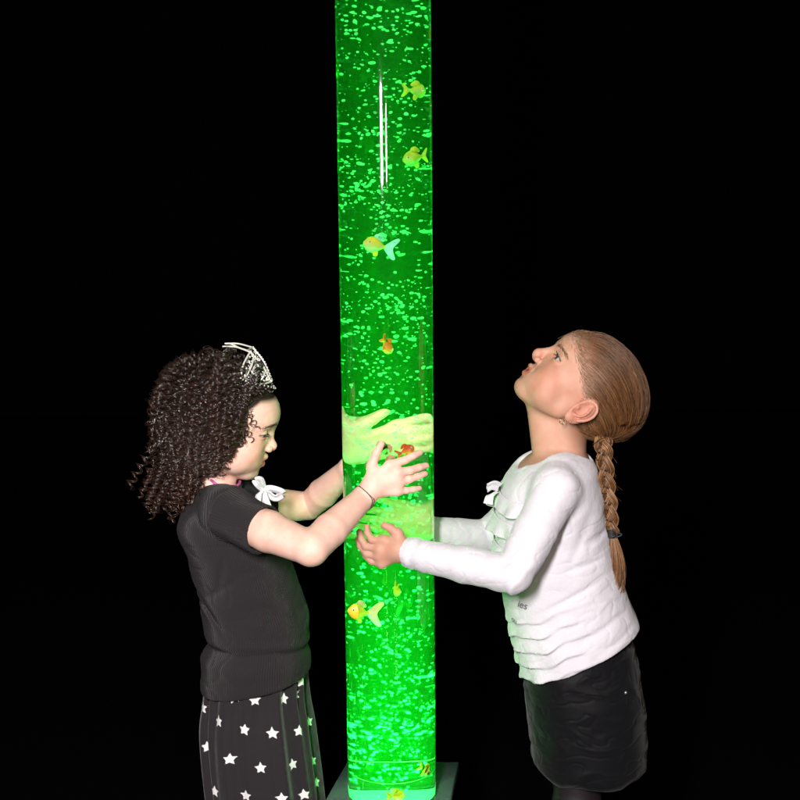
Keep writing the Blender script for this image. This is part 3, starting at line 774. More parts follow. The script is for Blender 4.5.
# ---- white shirt with ruffled tiers
uA2 = norm(eA2-sA2); uB2 = norm(eB2-sB2); fA2 = norm(wA2-eA2); fB2 = norm(wB2-eB2)
cuA = wA2+fA2*3; cuB = wB2+fB2*2
hF, hB = P(524, 672), P(642, 621)
hn2 = norm(np.cross(hB-hF, [0, 1, 0])); hn2 = hn2 if hn2[2] < 0 else -hn2
CL = lambda z: lerp_tab(z, torsoB)[0]
def dispB(p):
    z = p[:, 2]; xc = CL(np.clip(z, torsoB[-1][0], torsoB[0][0]))
    ang = np.arctan2(-p[:, 1], -(p[:, 0]-xc))            # 0 = front, +90deg = near side
    d = noise3(p*[1, 1, 1.3], 32)*1.3+noise3(p, 14)*.5+.8*np.exp(-(noise3(np.stack([p[:, 0]*.8+p[:, 2]*.5, p[:, 1]*.8, p[:, 2]*1.7-p[:, 0]*.7], -1)+40, 34)/.075)**2)*(noise3(p, 60) > -.15)
    # tiers: rows of frill that hang from the waist down, strongest at the front
    s = ((hF[2]+(p[:, 0]-hF[0])*((hB[2]-hF[2])/(hB[0]-hF[0])))-z)*-1   # height over the hem
    ph = (s+3.5*np.sin(ang*7+1)+1.5*np.sin(ang*13+.5)*1)/27.
    fr = ph-np.floor(ph)
    w = np.clip(1-(np.abs(ang)-.75)/1.2, .12, 1)*np.clip((118-s)/14, 0, 1)*np.clip((s+4)/6, 0, 1)*(np.abs(ang) < 2.6)
    flare = (1-fr)**1.3*7.5*np.clip(fr/.16, 0, 1)
    rip = 1+.42*np.sin(ang*9+np.floor(ph)*2.1)+.2*np.sin(ang*17+np.floor(ph))
    d = d-w*(flare*np.clip(rip, .2, 2)-2.5)
    # side creases
    for (a, b, wd, am) in ((P(605, 560), P(530, 600), 5, 2.6), (P(602, 545), P(556, 556), 5, 2.6), (P(626, 596), P(560, 630), 6, 2.6), (P(612, 520), P(575, 532), 6, 3.), (P(588, 492), P(560, 560), 8, 2.2), (P(632, 612), P(590, 636), 5, 2.)):
        ab = (b-a)[[0, 2]]; t = np.clip(((p[:, [0, 2]]-a[[0, 2]])@ab)/(ab@ab), 0, 1); q = np.linalg.norm(p[:, [0, 2]]-a[[0, 2]]-t[:, None]*ab, axis=1)
        d = d+am*np.exp(-(q/wd)**2)*np.sin(math.pi*np.clip(t, .05, .95))*(p[:, 1] < 0)
    # sleeve creases at the elbow and cuff
    t = (p-eA2)@fA2; r = np.linalg.norm(p-eA2-t[:, None]*fA2, axis=1)
    on = (r < 55) & (p[:, 1] < -60)
    d = d+np.where(on, 1.3*np.sin(t/5.2+p[:, 2]*.09+noise3(p, 22)*2.2)*np.exp(-(t/42)**2)+1.2*np.sin(t/4.2+noise3(p, 18)*2)*np.exp(-((t-175)/26)**2), 0)
    return d
NK = P(548, 452, 0)
ruff_ops = [loft(torsoB, 0, 8), cap(P(560, 466, -14), sA2+[0, 0, 2], 34, 36, 22), cap(P(556, 466, 14), sB2+[0, 0, 2], 34, 37, 14),
            cap(sA2, eA2*.5+sA2*.5, 35.5, 35, 14), cap(eA2*.5+sA2*.5, eA2, 36, 30, 4), cap(eA2, eA2*.55+wA2*.45, 30, 30, 4), cap(eA2*.55+wA2*.45, cuA, 30, 24.5, 4),
            cap(sB2, eB2, 36, 31, 5), cap(eB2, cuB, 31, 24.5, 4), ('x', dispB, 0)]
nkd = norm(P(520, 462, 0)-P(590, 442, 0))
post2 = [('i', lambda p: np.where(np.linalg.norm((p-P(585, 655))*[1, .8, 1], axis=1) < 175, (p-hF)@hn2-2.2*np.sin(np.arctan2(-p[:, 1], -(p[:, 0]-P(580, 655)[0]))*11)*np.clip((P(585, 655)[0]-p[:, 0])/80, 0, 1), -50.), 3),
         ('i', lambda p: np.where(np.linalg.norm(p-cuA, axis=1) < 45, (p-cuA)@fA2+1.5*np.sin(p[:, 2]/6), -50.), 1.5), ('i', lambda p: np.where(np.linalg.norm(p-cuB, axis=1) < 45, (p-cuB)@fB2, -50.), 1.5),
         ('s', cap(cuA-fA2*16, cuA+fA2*60, 20.5, 20.5)[1], 1.5), ('s', cap(cuB-fB2*16, cuB+fB2*60, 20.5, 20.5)[1], 1.5),
         ('s', ell(P(540, 449, 0), (52, 60, 21), rot=rotY(R(-14)))[1], 3), ('s', cap(P(567, 452, 0), P(556, 412, 0), 43, 46)[1], 3), ('s', ell(P(523, 460, 0), (18, 32, 15))[1], 4)]
fW = field([Group(ruff_ops, k=2)], post2)
V, Q = surface(fW, [-20., -225., P(585, 705)[2]], [hiB[0], 225, P(560, 425)[2]], 2.0)
Q = orient(fW, V, Q)
white, nt, b = mat('white_jersey')
b.inputs['Base Color'].default_value = (.65, .62, .67, 1); b.inputs['Roughness'].default_value = .85; b.inputs['Sheen Weight'].default_value = .2; b.inputs['Subsurface Weight'].default_value = 0; b.inputs['Specular IOR Level'].default_value = .2
tc = nd(nt, 'ShaderNodeTexCoord'); nz = nd(nt, 'ShaderNodeTexNoise'); nz.inputs['Scale'].default_value = 90; nz.inputs['Detail'].default_value = 7; nz.inputs['Roughness'].default_value = .6
bp = nd(nt, 'ShaderNodeBump'); bp.inputs['Strength'].default_value = .35; bp.inputs['Distance'].default_value = .003
nt.links.new(tc.outputs['Object'], nz.inputs[0]); nt.links.new(nz.outputs[0], bp.inputs['Height']); nt.links.new(bp.outputs[0], b.inputs['Normal'])
shirtB = link('shirt', mesh_np('shirt', V/1000, Q), white, girlB)
VW = V
# ---- black satin skirt
rowsK = loft_tab([(596, 532, 612, 78), (628, 525, 628, 90), (655, 524, 636, 98), (685, 524, 642, 106), (712, 527, 645, 109), (740, 530, 646, 111), (762, 533, 645, 112), (778, 537, 642, 110), (781, 539, 640, 108)])
nth, nz_ = 360, 170
th = np.arange(nth)*2*math.pi/nth; zz = np.linspace(P(585, 596)[2], P(585, 766)[2], nz_)
XC, RX, RY = lerp_tab(zz, rowsK); TH, ZZ = np.meshgrid(th, zz)
ex = 2/2.3; cx = np.sign(np.cos(TH))*np.abs(np.cos(TH))**ex; sy = np.sign(np.sin(TH))*np.abs(np.sin(TH))**ex
p0 = np.stack([XC[:, None]+RX[:, None]*cx, RY[:, None]*sy, ZZ], -1).reshape(-1, 3)
w1 = noise3(p0*[1, 1, 1.8], 42); w2 = noise3(p0*[.8, .8, 1.7]+w1[:, None]*26, 26)
fold = (-np.abs(w1)*3.5+.9-1.0*np.exp(-(w2/.09)**2)+w2*.6).reshape(nz_, nth)*np.clip((zz[0]-ZZ-30)/45, 0, 1)
hemf = np.clip((zz[-1]+18-ZZ)/18, 0, 1)**2*-9
X = XC[:, None]+(RX[:, None]+fold+hemf)*cx; Y = (RY[:, None]+fold+hemf)*sy
V = np.stack([X, Y, ZZ+2.5*np.sin(TH*6)*np.clip((zz[0]-ZZ)/160, 0, 1)], -1).reshape(-1, 3)
idx = np.arange(nth*nz_).reshape(nz_, nth); a_ = idx[:-1]; b_ = np.roll(a_, -1, 1); c_ = idx[1:]; d_ = np.roll(c_, -1, 1)
satin = pm('black_satin', (.0045, .0043, .0055), .6, **{'Sheen Weight': .08, 'Specular IOR Level': .12})
skirtB = link('skirt', mesh_np('skirt', V/1000, np.stack([a_, c_, d_, b_], -1).reshape(-1, 4)), satin, girlB)
bd = P(623.5, 692, -80); k = np.argmin(np.linalg.norm(V-bd, axis=1))
link('bead', mesh_np('bead', *[x/1000 if i == 0 else x for i, x in enumerate(uvsphere(V[k], 2.6))]), pm('bead_metal', (.8, .8, .82), .2, **{'Metallic': .8}), girlB)
# ================================================================== hair
def hair_mat(name, rough=.36, spec=.6, coat=0.):
    m, nt, b = mat(name); a = nd(nt, 'ShaderNodeAttribute', attribute_name='Col'); nt.links.new(a.outputs['Color'], b.inputs['Base Color'])
    b.inputs['Roughness'].default_value = rough; b.inputs['Specular IOR Level'].default_value = spec; b.inputs['Coat Weight'].default_value = coat; b.inputs['Coat Roughness'].default_value = .25
    return m
# ---- dark ringlets: guide paths fall from the scalp round the head and over the shoulders, each carries a lock of coiled strands
cA, rA = np.array([2., 0, 58]), np.array([88., 70, 71])
def roots(n, scalp, c, r, gap=0):
    out = []
    while len(out) < n:
        d = norm(rng.normal(size=3)); q = c+d*r
        if scalp(q[None])[0] > gap: out.append(q)
    return np.array(out)
NG = 560
q0 = roots(NG, scalpA, cA, rA, 1)
fr = q0[:, 0]
p = q0@HL[0].T+HL[1]
nrm0 = norm((q0-cA)/(rA*rA))@HL[0].T
hgt = rng.random(NG)**.8*25+3; hgt = hgt*np.clip(1-.8*np.clip((fr-30)/35, 0, 1), .15, 1)
Lg = 150+95*rng.random(NG)
front = np.clip((fr-0)/70, 0, 1)
Lg = Lg*(1-.30*np.clip((fr-18)/30, 0, 1)*(np.abs(q0[:, 1]) > 45))
NS = 40; step = 6.2
fAll = lambda x: np.minimum(fA(x), fS(x))
def hd_ell(x):
    q = (x-HL[1])@HL[0]-cA; k0 = np.linalg.norm(q/rA, axis=1); k1 = np.linalg.norm(q/(rA*rA), axis=1); return k0*(k0-1)/k1, norm(q/(rA*rA))@HL[0].T
path = [p.copy()]; v = nrm0.copy()
wig = rng.normal(size=(NG, 3))*.20; hlim = 40+30*rng.random(NG)**1.2
for k in range(NS-1):
    d, n = hd_ell(p); t = (k+1)*step
    tgt = hgt*np.clip(t/35, 0, 1)
    onhead = np.clip(1-(d-45)/40, 0, 1)
    grav = np.array([0, 0, -1.0])
    back = np.array([-1.0, 0, -.1])
    w = np.clip(1-t/130, 0, 1)[..., None] if np.ndim(t) else max(0, 1-t/130)
    hx = ((p-HL[1])@HL[0])[:, 0:1]
    fw = np.clip((hx-34)/24, 0, 1)
    pull = grav*(1.0-.45*w-.5*fw)+back*(.10+.6*w*np.clip((fr[:, None]+40)/90, 0, 1)+1.9*fw)+wig
    # side hair keeps to its side, sways outward lower down
    pull = pull+np.array([-.10, 0, 0])*min(1, max(0, (t-95)/80))
    pull = pull-n*(np.sum(pull*n, 1, keepdims=True))*onhead[:, None]*(np.sum(pull*n, 1, keepdims=True) < 0)
    spring = n*np.clip((tgt-d)/14, -1.2, 1.6)[:, None]*onhead[:, None]
    v = norm(v*.45+norm(pull)*.55+spring*.35)
    p = p+v*step
    ql = (p-HL[1])@HL[0]; ex_ = np.clip(ql[:, 0]-np.where(ql[:, 2] > 104, 200, hlim), 0, 30)*min(1, t/25)
    p = p-ex_[:, None]*.75*HL[0][:, 0]
    bd_ = fAll(p)                                         # keep out of the body and the shirt
    m = bd_ < 4
    if m.any():
        e = 2.; g = np.stack([fAll(p[m]+np.eye(3)[i]*e)-fAll(p[m]-np.eye(3)[i]*e) for i in range(3)], 1); p[m] = p[m]+norm(g)*(4-bd_[m])[:, None]
    path.append(p.copy())
zx = np.array([(P(x, y)[0], P(x, y)[2]) for x, y in ((100, 478), (140, 492), (158, 518), (178, 520), (190, 500), (212, 482), (232, 462), (260, 440), (330, 430))])
path = np.stack(path, 1)
zl = np.interp(path[..., 0], zx[:, 0], zx[:, 1])+rng.normal(size=(NG, 1))*10+26
low_ = path[..., 2] < zl; low_ |= path[..., 0] < P(143, 470)[0]+rng.normal(size=(NG, 1))*5+np.clip(path[..., 2:3][..., 0]-P(142, 480)[2], 0, 200)*.12; ik = np.where(low_.any(1), low_.argmax(1), NS); Lg = np.minimum(Lg, np.maximum(ik*step, 25))                                   # NG, NS, 3
def resample(path, L, step, n):
    s = np.linspace(0, 1, n)[None]*(L[:, None]/step); s = np.clip(s, 0, path.shape[1]-1.001); i = s.astype(int); f = (s-i)[..., None]
    a = np.take_along_axis(path, i[..., None].repeat(3, -1), 1); b = np.take_along_axis(path, (i+1)[..., None].repeat(3, -1), 1); return a*(1-f)+b*f
NP = 176; KS = 5
g = resample(path, Lg, step, NP)
for _ in range(3): g[:, 1:-1] = (g[:, :-2]+2*g[:, 1:-1]+g[:, 2:])/4
T = norm(np.gradient(g, axis=1)); A_ = norm(np.cross(T, np.array([.3, .9, .3]))); B_ = np.cross(T, A_)
sarc = np.linspace(0, 1, NP)[None]*Lg[:, None]
pitch = 12+9*rng.random((NG, 1))**1.3; hr_ = (3.0+3.4*rng.random((NG, 1)))*np.clip(sarc/30, .15, 1); sgn = np.sign(rng.normal(size=(NG, 1)))
allp, allr, allc = [], [], []
ph0 = rng.random((NG, 1))*6.28
warp = np.cumsum(rng.normal(size=(NG, NP))*.075, 1)
for k in range(KS):
    ph = sgn*2*math.pi*sarc/pitch+ph0+warp+rng.normal(size=(NG, 1))*.22
    r = hr_*(1+rng.normal(size=(NG, 1))*.16)*(1+.15*np.sin(sarc/9+k))
    off = rng.normal(size=(NG, 1, 3))*.75*np.clip(sarc/40, .3, 1.3)[..., None]
    fz = 1 if k < KS-1 else 1.5+.8*noise3(np.stack([sarc*.6, ph0+0*sarc, sarc*0], -1).reshape(-1, 3), 9).reshape(NG, NP)
    pp = g+A_*(r*fz*np.cos(ph))[..., None]+B_*(r*fz*np.sin(ph))[..., None]+off
    allp.append(pp); allr.append(np.repeat(np.linspace(.70, .42, NP)[None], NG, 0)*(1 if k < KS-1 else .7))
    base = np.array((.026, .0145, .011)); tipc = np.array((.085, .036, .021))
    cc = base+(tipc-base)*(np.clip(sarc/Lg[:, None]-.35, 0, 1)[..., None]*1.2)*rng.random((NG, 1, 1))
    allc.append(cc*(.7+.6*rng.random((NG, 1, 1))))
PA = np.concatenate(allp); RA = np.concatenate(allr); CA = np.concatenate(allc)
# never inside the face
HV, HF = tubes(PA/1000, RA/1000, 3)
hairA_m = hair_mat('dark_curls', .22, 1.0)
# small loose curls round the temple and the hairline
def fine(parent, name, paths, rad, c, m):
    V, Fq = tubes(paths/1000, rad/1000, 3); return link(name, mesh_np(name, V, Fq, colors=np.repeat(np.broadcast_to(c, paths.shape).reshape(-1, 3), 3, 0)), m, parent)
pl = []
for i in range(420):
    y = (-1 if rng.random() < .75 else 1)*(40+28*rng.random()); x0 = 74-.95*max(0, abs(y)-34)+rng.normal()*4
    q = np.array([x0, y, 0.]); u = np.array([x0-2., y, 0])/rA[:3]; zz2 = 1-(u[0])**2-(y/70)**2
    if zz2 < .02: continue
    q[2] = 58+71*math.sqrt(zz2)*(1 if rng.random() < .3 else .1+.6*rng.random())
    n = norm((q-cA)/(rA*rA)); k0 = np.linalg.norm((q-cA)/rA); q = cA+(q-cA)/k0
    if abs(y) < 52 or scalpA(q[None])[0] < -6 or q[0] < -2: continue
    tdir = norm(np.array([-.25-.3*rng.random(), 0, -.9])+rng.normal(size=3)*.3); tdir = norm(tdir-n*tdir.dot(n)); s = np.linspace(0, 1, 40)[:, None]; L = 12+18*rng.random()
    b2 = np.cross(n, tdir); rr_ = 2.2+1.8*rng.random(); ph = s*L/(9+5*rng.random())*6.28+rng.random()*6
    pl.append(q+tdir*s*L+n*(1.5+5*np.sqrt(s)+rr_*.4*np.sin(ph))+b2*rr_*np.cos(ph)*np.minimum(1, s*3))
for i in range(150):
    sd_ = -1 if rng.random() < .7 else 1; q = np.array([22+20*rng.random(), sd_*60., 22+62*rng.random()]); k0 = np.linalg.norm((q-cA)/rA); q = cA+(q-cA)/k0; n = norm((q-cA)/(rA*rA))
    tdir = norm(np.array([.15+.45*rng.random(), 0, -.9])+rng.normal(size=3)*.2); tdir = norm(tdir-n*tdir.dot(n)); b2 = np.cross(n, tdir); L = 16+26*rng.random(); rr_ = 2.4+2.4*rng.random(); p0 = rng.random()*6; pi_ = 9+5*rng.random(); s = np.linspace(0, 1, 40)[:, None]
    for kk in range(3):
        ph = s*L/pi_*6.28+p0+rng.normal()*.3; pl.append(q+rng.normal(size=3)*.6+tdir*s*L+n*(3+6*np.sqrt(s)-8*s**2+rr_*.8*np.sin(ph))+b2*rr_*np.cos(ph)*np.minimum(1, s*3))
pl = np.array(pl)@HL[0].T+HL[1]
LV, LF = tubes(pl/1000, .00040, 3)
V, Fs = merge([(HV, [HF]), (LV, [LF])])
hairA = link('hair', mesh_np('hair', V, Fs, colors=np.vstack([np.repeat(CA.reshape(-1, 3), 3, 0), np.tile((.035, .017, .011), (len(LV), 1))])), hairA_m, girlA)
def brows(girl, xf, fld, colr, m, A, seed, n=80):
    pl = []
    r = np.random.default_rng(seed)
    for s, y, z, t in brow_paths(n, A, seed):
        # march on to the face from the front
        o = np.array([110., s*y, z]); 
        for _ in range(60):
            dd = fld(((o@xf[0].T)+xf[1])[None])[0]
            if dd < .15: break
            o[0] -= max(dd*.8, .1)
        d = norm(np.array([-.25-.5*t, s*1.0, .45-1.0*t+r.normal()*.15])); ss = np.linspace(0, 1, 6)[:, None]
        q = o+d*ss*6.5+np.array([.5, 0, 0])*np.sin(ss*3.1)*.8+[.25, 0, 0]-np.array([1, 0, 0])*(ss*6.5*s*y*0)
        pl.append(q)
    pl = np.array(pl); P_ = pl@xf[0].T+xf[1]
    sh = P_.shape; f_ = P_.reshape(-1, 3); dd = fld(f_)
    e = 1.; g_ = norm(np.stack([fld(f_+np.eye(3)[i]*e)-fld(f_-np.eye(3)[i]*e) for i in range(3)], 1)); f_ = f_+g_*(.35-dd)[:, None]
    f_ = f_.reshape(sh); nearside = f_[:, 0, 1] < 0
    for mk in (nearside, ~nearside): fine(girl, 'eyebrow', f_[mk], .17, colr, m)
def lashes(girl, xf, colr, m, A):
    pl = []
    for s in (-1, 1):
        e = np.array([70.5, s*30, 40.5])
        for i in range(26):
            a = (i/25-.5)*2*R(52); zed = (.6 if A else -1.8)+(4.2 if A else 2.3)*math.sqrt(max(0, 1-(math.sin(a)*13.6/13.4)**2))
            b = e+np.array([math.cos(a)*13.0, math.sin(a)*13.6, zed]); d = norm(np.array([math.cos(a), math.sin(a)*1.1, 0]))
            ss = np.linspace(0, 1, 6)[:, None]; L = 6.0
            pl.append(b+d*ss*L+np.array([0, 0, 1.])*((ss**2)*3.2-ss*(2.6 if not A else 1.0)))
    pl = np.array(pl)@xf[0].T+xf[1]
    for k in (0, 26): fine(girl, 'eyelashes', pl[k:k+26], np.repeat(np.linspace(.3, .1, 6)[None], 26, 0), colr, m)
brows(girlA, HL, fA, np.array((.06, .034, .024)), hairA_m, False, 5, 110)
lashes(girlA, HL, np.array((.01, .006, .004)), hairA_m, False)
# ---- auburn hair drawn back into a braid
hairB_m = hair_mat('auburn_hair', .42, .4)
cB, rB = np.array([2., 0, 58]), np.array([88., 70, 71])
G = np.array([-67., 24, 22.]); gd = norm((G-cB)/rB)
def strands(n, loose, rad, npt=22):
    q = roots(n, lambda x: scalpB(x)+7*noise3(x, 7)+4*noise3(x, 2.5), cB, rB, 0)
    d0 = norm((q-cB)/rB); t = np.linspace(0, 1, npt)[None, :, None]
    om = np.arccos(np.clip((d0@gd), -1, .9999))[:, None, None]
    dm = norm(.62*d0+.55*gd+np.array([-.42, 0, .34])*np.clip(d0[:, :1]+.5, 0, 1.2))[:, None]; D = norm((1-t)**2*d0[:, None]+2*t*(1-t)*dm+t*t*gd)
    # arc a little higher over the crown
    up = np.array([-.25, 0, .35]); D = norm(D+up*np.sin(t*math.pi)*.12*np.clip(om-.5, 0, 1.2))
    ph = rng.random((n, 1, 1)); lift = (.4+9.0*rng.random((n, 1, 1))**1.6)+loose*rng.random((n, 1, 1))
    bulge = 7.5*np.exp(-((t-.72)/.25)**2)*np.clip(om-.6, 0, 1.3)*(.4+.6*rng.random((n, 1, 1)))
    off = np.minimum(1, t*5+.05)*lift+bulge
    X_ = cB+D*rB; earw = np.clip(1.6-np.sqrt(((X_[..., 0:1]+8)/22)**2+((X_[..., 2:3]-16)/30)**2), 0, .6)/.6
    off = off*(1-.95*earw*(np.abs(X_[..., 1:2]) > 40))
    clump = noise3((D*60).reshape(-1, 3), 9).reshape(n, npt, 1)*.7
    rj = -3+10*rng.random((n, 1, 1))
    for _ in range(4):
        X_ = cB+D*rB; sc_ = scalpB(X_.reshape(-1, 3)).reshape(X_.shape[:2]+(1,)); D = norm(D+np.array([0, 0, 1.])*np.clip(-sc_-rj, 0, 30)/67*(t < .8)*.6)
    pts = cB+D*rB+norm(D/rB)*(off+clump)*(1-.3*t**6)
    pts = pts+rng.normal(size=(n, 1, 3))*.5+np.sin(t*9+ph*6.28)*rng.normal(size=(n, 1, 3))*(.35+loose*.12)
    qq = scalpB(pts.reshape(-1, 3)).reshape(n, npt); bad = ((qq < -9)&(np.linspace(0, 1, npt) < .62)).any(1); pts[bad] = pts[~bad][:bad.sum()]+rng.normal(size=(bad.sum(), 1, 3))*.8
    return pts
s1 = strands(13000, 0, .4)
def strand_cols(n, npt, lo=np.array((.050, .019, .007)), hi=np.array((.31, .137, .052))):
    k = rng.random((n, 1, 1))**1.2; return np.broadcast_to(lo*(1-k)+hi*k, (n, npt, 3))
s2 = strands(260, 5, .3)
PB = np.concatenate([s1, s2])@HR[0].T+HR[1]
CB = np.concatenate([strand_cols(13000, 22), strand_cols(260, 22)])
fd_ = np.clip(1-np.linspace(0, 1, 22)/.16, 0, 1)[None, :, None]*.75; CB = CB*(1-fd_)+np.array((.42, .235, .155))*fd_
RB = np.full(PB.shape[:2], .26); RB[13000:] = .2
V, Fq = tubes(PB/1000, RB/1000, 3)
hairB = link('hair', mesh_np('hair', V, Fq, colors=np.repeat(CB.reshape(-1, 3), 3, 0)), hairB_m, girlB)
# baby hair along the hair line, laid on the skin
n = 1100; q = roots(n, lambda x: np.where((x[:, 2] < 0) | ((np.abs(x[:, 0]+6) < 26) & (x[:, 2] < 48)), -1, 9-np.abs(scalpB(x)+1)), cB, rB, 0); d0 = norm((q-cB)/rB); gdir = norm(gd*rB)
tg = norm(gdir-d0*(d0@gdir)[:, None]+np.array([-.1, 0, .35])+rng.normal(size=q.shape)*.16); tg = norm(tg-d0*np.sum(tg*d0, 1, keepdims=True))
s = np.linspace(0, 1, 10)[None, :, None]; L = 9+17*rng.random((n, 1, 1))
pl = (q[:, None]+tg[:, None]*s*L)@HR[0].T+HR[1]; f_ = pl.reshape(-1, 3)
for _ in range(4):
    dd = fB(f_); g_ = norm(np.stack([fB(f_+np.eye(3)[i]*1.5)-fB(f_-np.eye(3)[i]*1.5) for i in range(3)], 1)); f_ = f_-g_*(dd*.9)[:, None]
hgt_ = (.15+(s**1.3)*(1+2.5*rng.random((n, 1, 1))))
pl = (f_+g_*np.broadcast_to(hgt_, (n, 10, 1)).reshape(-1, 1)).reshape(n, 10, 3)
V, Fq = tubes(pl/1000, np.repeat(np.linspace(.09, .2, 10)[None], n, 0)/1000, 3)
ramp = np.linspace(0, 1, 10)[None, :, None]; cc = np.array((.46, .27, .19))*(1-ramp)+strand_cols(n, 10, np.array((.16, .08, .036)), np.array((.36, .19, .09)))*ramp
link('wispy_hair', mesh_np('wispy_hair', V, Fq, colors=np.repeat(cc.reshape(-1, 3), 3, 0)), hairB_m, girlB)
# braid
Gw = hr(-66, 30, 20)
cl = catmull([Gw+[2, 4, 8], Gw+[1, -6, -8], P(603.5, 446, -48), P(606.5, 476, -44), P(610, 506, -40), P(612, 533, -38)], 200)
Tn = norm(np.gradient(cl, axis=0)); view = norm(CAM*1000-cl.mean(0)); lat = norm(np.cross(Tn, view)); dep = np.cross(lat, Tn)
Kp = 3.1; tt = np.linspace(0, 1, 200)
prt = []; bc = []
wid = 1.30-.30*tt
for j in range(3):
    th_ = tt*2*math.pi*Kp+j*2*math.pi/3
    sp = cl+lat*(7.6*wid*np.sin(th_))[:, None]+dep*(4.0*wid*np.sin(2*th_))[:, None]
    ST = norm(np.gradient(sp, axis=0)); SA = norm(np.cross(ST, dep)); SB = np.cross(ST, SA)
    V, Fs = sweep(sp, 4.2*wid, 10); prt.append((V, Fs)); bc.append(np.tile((.07, .03, .012), (len(V), 1)))
    n = 130; r = np.sqrt(rng.random((n, 1)))*1.0; a = rng.random((n, 1))*6.28
    r = np.maximum(r, .72)
    tw = a+tt[None]*1.5
    fib = sp[None]+SA[None]*(r*5.0*wid[None]*np.cos(tw))[..., None]+SB[None]*(r*4.3*wid[None]*np.sin(tw))[..., None]+rng.normal(size=(n, 1, 3))*.25+np.sin(tt*23+rng.random((n, 1))*6)[..., None]*rng.normal(size=(n, 1, 3))*.18
    V, Fq = tubes(fib[:, ::2], np.full((n, 100), .42), 3); prt.append((V, [Fq])); bc.append(np.repeat(strand_cols(n, 100, np.array((.12, .052, .020)), np.array((.46, .245, .11))).reshape(-1, 3), 3, 0))
# tail under the tie
t0 = cl[-1]; n = 420; s = np.linspace(0, 1, 26)[None, :, None]
a = rng.random((n, 1, 1))*6.28; r = np.sqrt(rng.random((n, 1, 1)))
endp = P(609.5, 600, -44); Lf = (.72+.28*rng.random((n, 1, 1))**.5)
axis = t0+(endp-t0)*s*Lf+np.array([2.5, 0, 0])*np.sin(s*3.1)
spread = 5.5+17*np.sin(np.clip(s*Lf, 0, 1)*2.35)
tail = axis+(lat[-1]*np.cos(a)+dep[-1]*.7*np.sin(a))*r*spread+rng.normal(size=(n, 1, 3))*s**2*2.2
V, Fq = tubes(tail, np.repeat(np.linspace(.42, .2, 26)[None], n, 0), 3); prt.append((V, [Fq])); bc.append(np.repeat(strand_cols(n, 26, np.array((.12, .052, .02)), np.array((.48, .25, .12))).reshape(-1, 3), 3, 0))
# fly-aways
n = 60; i0 = (rng.random(n)*150).astype(int); s = np.linspace(0, 1, 14)[None, :, None]; dirs = norm(lat[i0]*rng.normal(size=(n, 1))+dep[i0]*rng.normal(size=(n, 1))*.6+Tn[i0]*1.2)
fl = cl[i0][:, None]+dirs[:, None]*(6+s*(8+14*rng.random((n, 1, 1))))+np.array([0, 0, -7.])*s**2
V, Fq = tubes(fl, np.full((n, 14), .16), 3); prt.append((V, [Fq])); bc.append(np.tile((.22, .10, .045), (len(V), 1)))
V, Fs = merge(prt)
braid = link('braid', mesh_np('braid', V/1000, Fs, colors=np.vstack(bc)), hairB_m, girlB)
tie = []
for k in range(5):
    a = np.linspace(0, 2*math.pi, 40); ctr = cl[-2]+Tn[-1]*(k-2)*2.2
    ring = ctr+lat[-1]*(np.cos(a)*(7.6+rng.random()))[:, None]+dep[-1]*(np.sin(a)*(6.8+rng.random()))[:, None]+Tn[-1]*(np.sin(a*3+k)*.8)[:, None]
    tie.append(sweep(ring, 2.3, 8, False))
for sgn_, l_ in ((1, 15), (.7, 11)):
    s = np.linspace(0, 1, 24); lp = cl[-1]+[0, -6, 0]+lat[-1]*((sgn_*l_)*np.sin(s*math.pi))[:, None]*(1 if lat[-1][0] > 0 else -1)+Tn[-1]*(10*(s-.3)*sgn_)[:, None]
    tie.append(sweep(lp, 1.5, 8))
V, Fs = merge(tie); link('hair_tie', mesh_np('hair_tie', V/1000, Fs), pm('black_elastic', (.008, .008, .009), .6), girlB)
brows(girlB, HR, fB, np.array((.20, .105, .055)), hairB_m, True, 6, 150)
lashes(girlB, HR, np.array((.03, .016, .010)), hairB_m, True)
# ================================================================== what the girls wear
from mathutils.bvhtree import BVHTree
def tube_mesh(name, paths, rad, m, parent, sides=8):
    V, Fs = merge([sweep(p, rad, sides) for p in paths]); return link(name, mesh_np(name, np.asarray(V)/1000, Fs), m, parent)
silver = pm('silver_metal', (.78, .74, .68), .22, **{'Metallic': .25, 'Specular IOR Level': 1.0})
gem = pm('clear_stone', (.92, .90, .86), .08, **{'Specular IOR Level': .9, 'Coat Weight': 1.0})
# tiara: a curved openwork front that stands on the hair, both halves mirrored, with a beaded foot and two prongs sweeping back
def mir(p): p = np.array(p, float); p[..., 1] *= -1; return p
tA, tB, tC = P(271, 382, -6), P(241, 376, -50), P(250, 352, -24)
top0 = P(248, 350, 0)
rods = []
for mfun in (lambda p: np.array(p, float), mir):
    rods += [catmull([mfun(tA), mfun((tA+tB)/2+[3, -7, -7]), mfun(tB)], 20), catmull([mfun(tB), mfun((tB+tC)/2+[-3, -3, 0]), mfun(tC)], 16), catmull([mfun(tC), mfun((tA+tC)/2+[3, -2, 3]), mfun(tA)], 20)]
    for k in range(5):
        u = (k+1)/6; a_ = tA*(1-u)+tB*u; b_ = tA*(1-u)+tC*u
        rods.append(catmull([mfun(a_), mfun((a_+b_)/2+[3*math.sin(k*2), -2, 2]), mfun(b_)], 10))
    rods.append(catmull([mfun(tC), mfun(P(236, 347, -18)), mfun(P(222.5, 346.5, -16))], 14))
rods.append(catmull([top0+[6, 0, -3], P(240, 348, 0), P(230, 343.5, 0)], 12)); rods.append(catmull([tC, top0, mir(tC)], 14))
tiara = tube_mesh('tiara', rods, 1.45, silver, girlA, 8)
gp = []
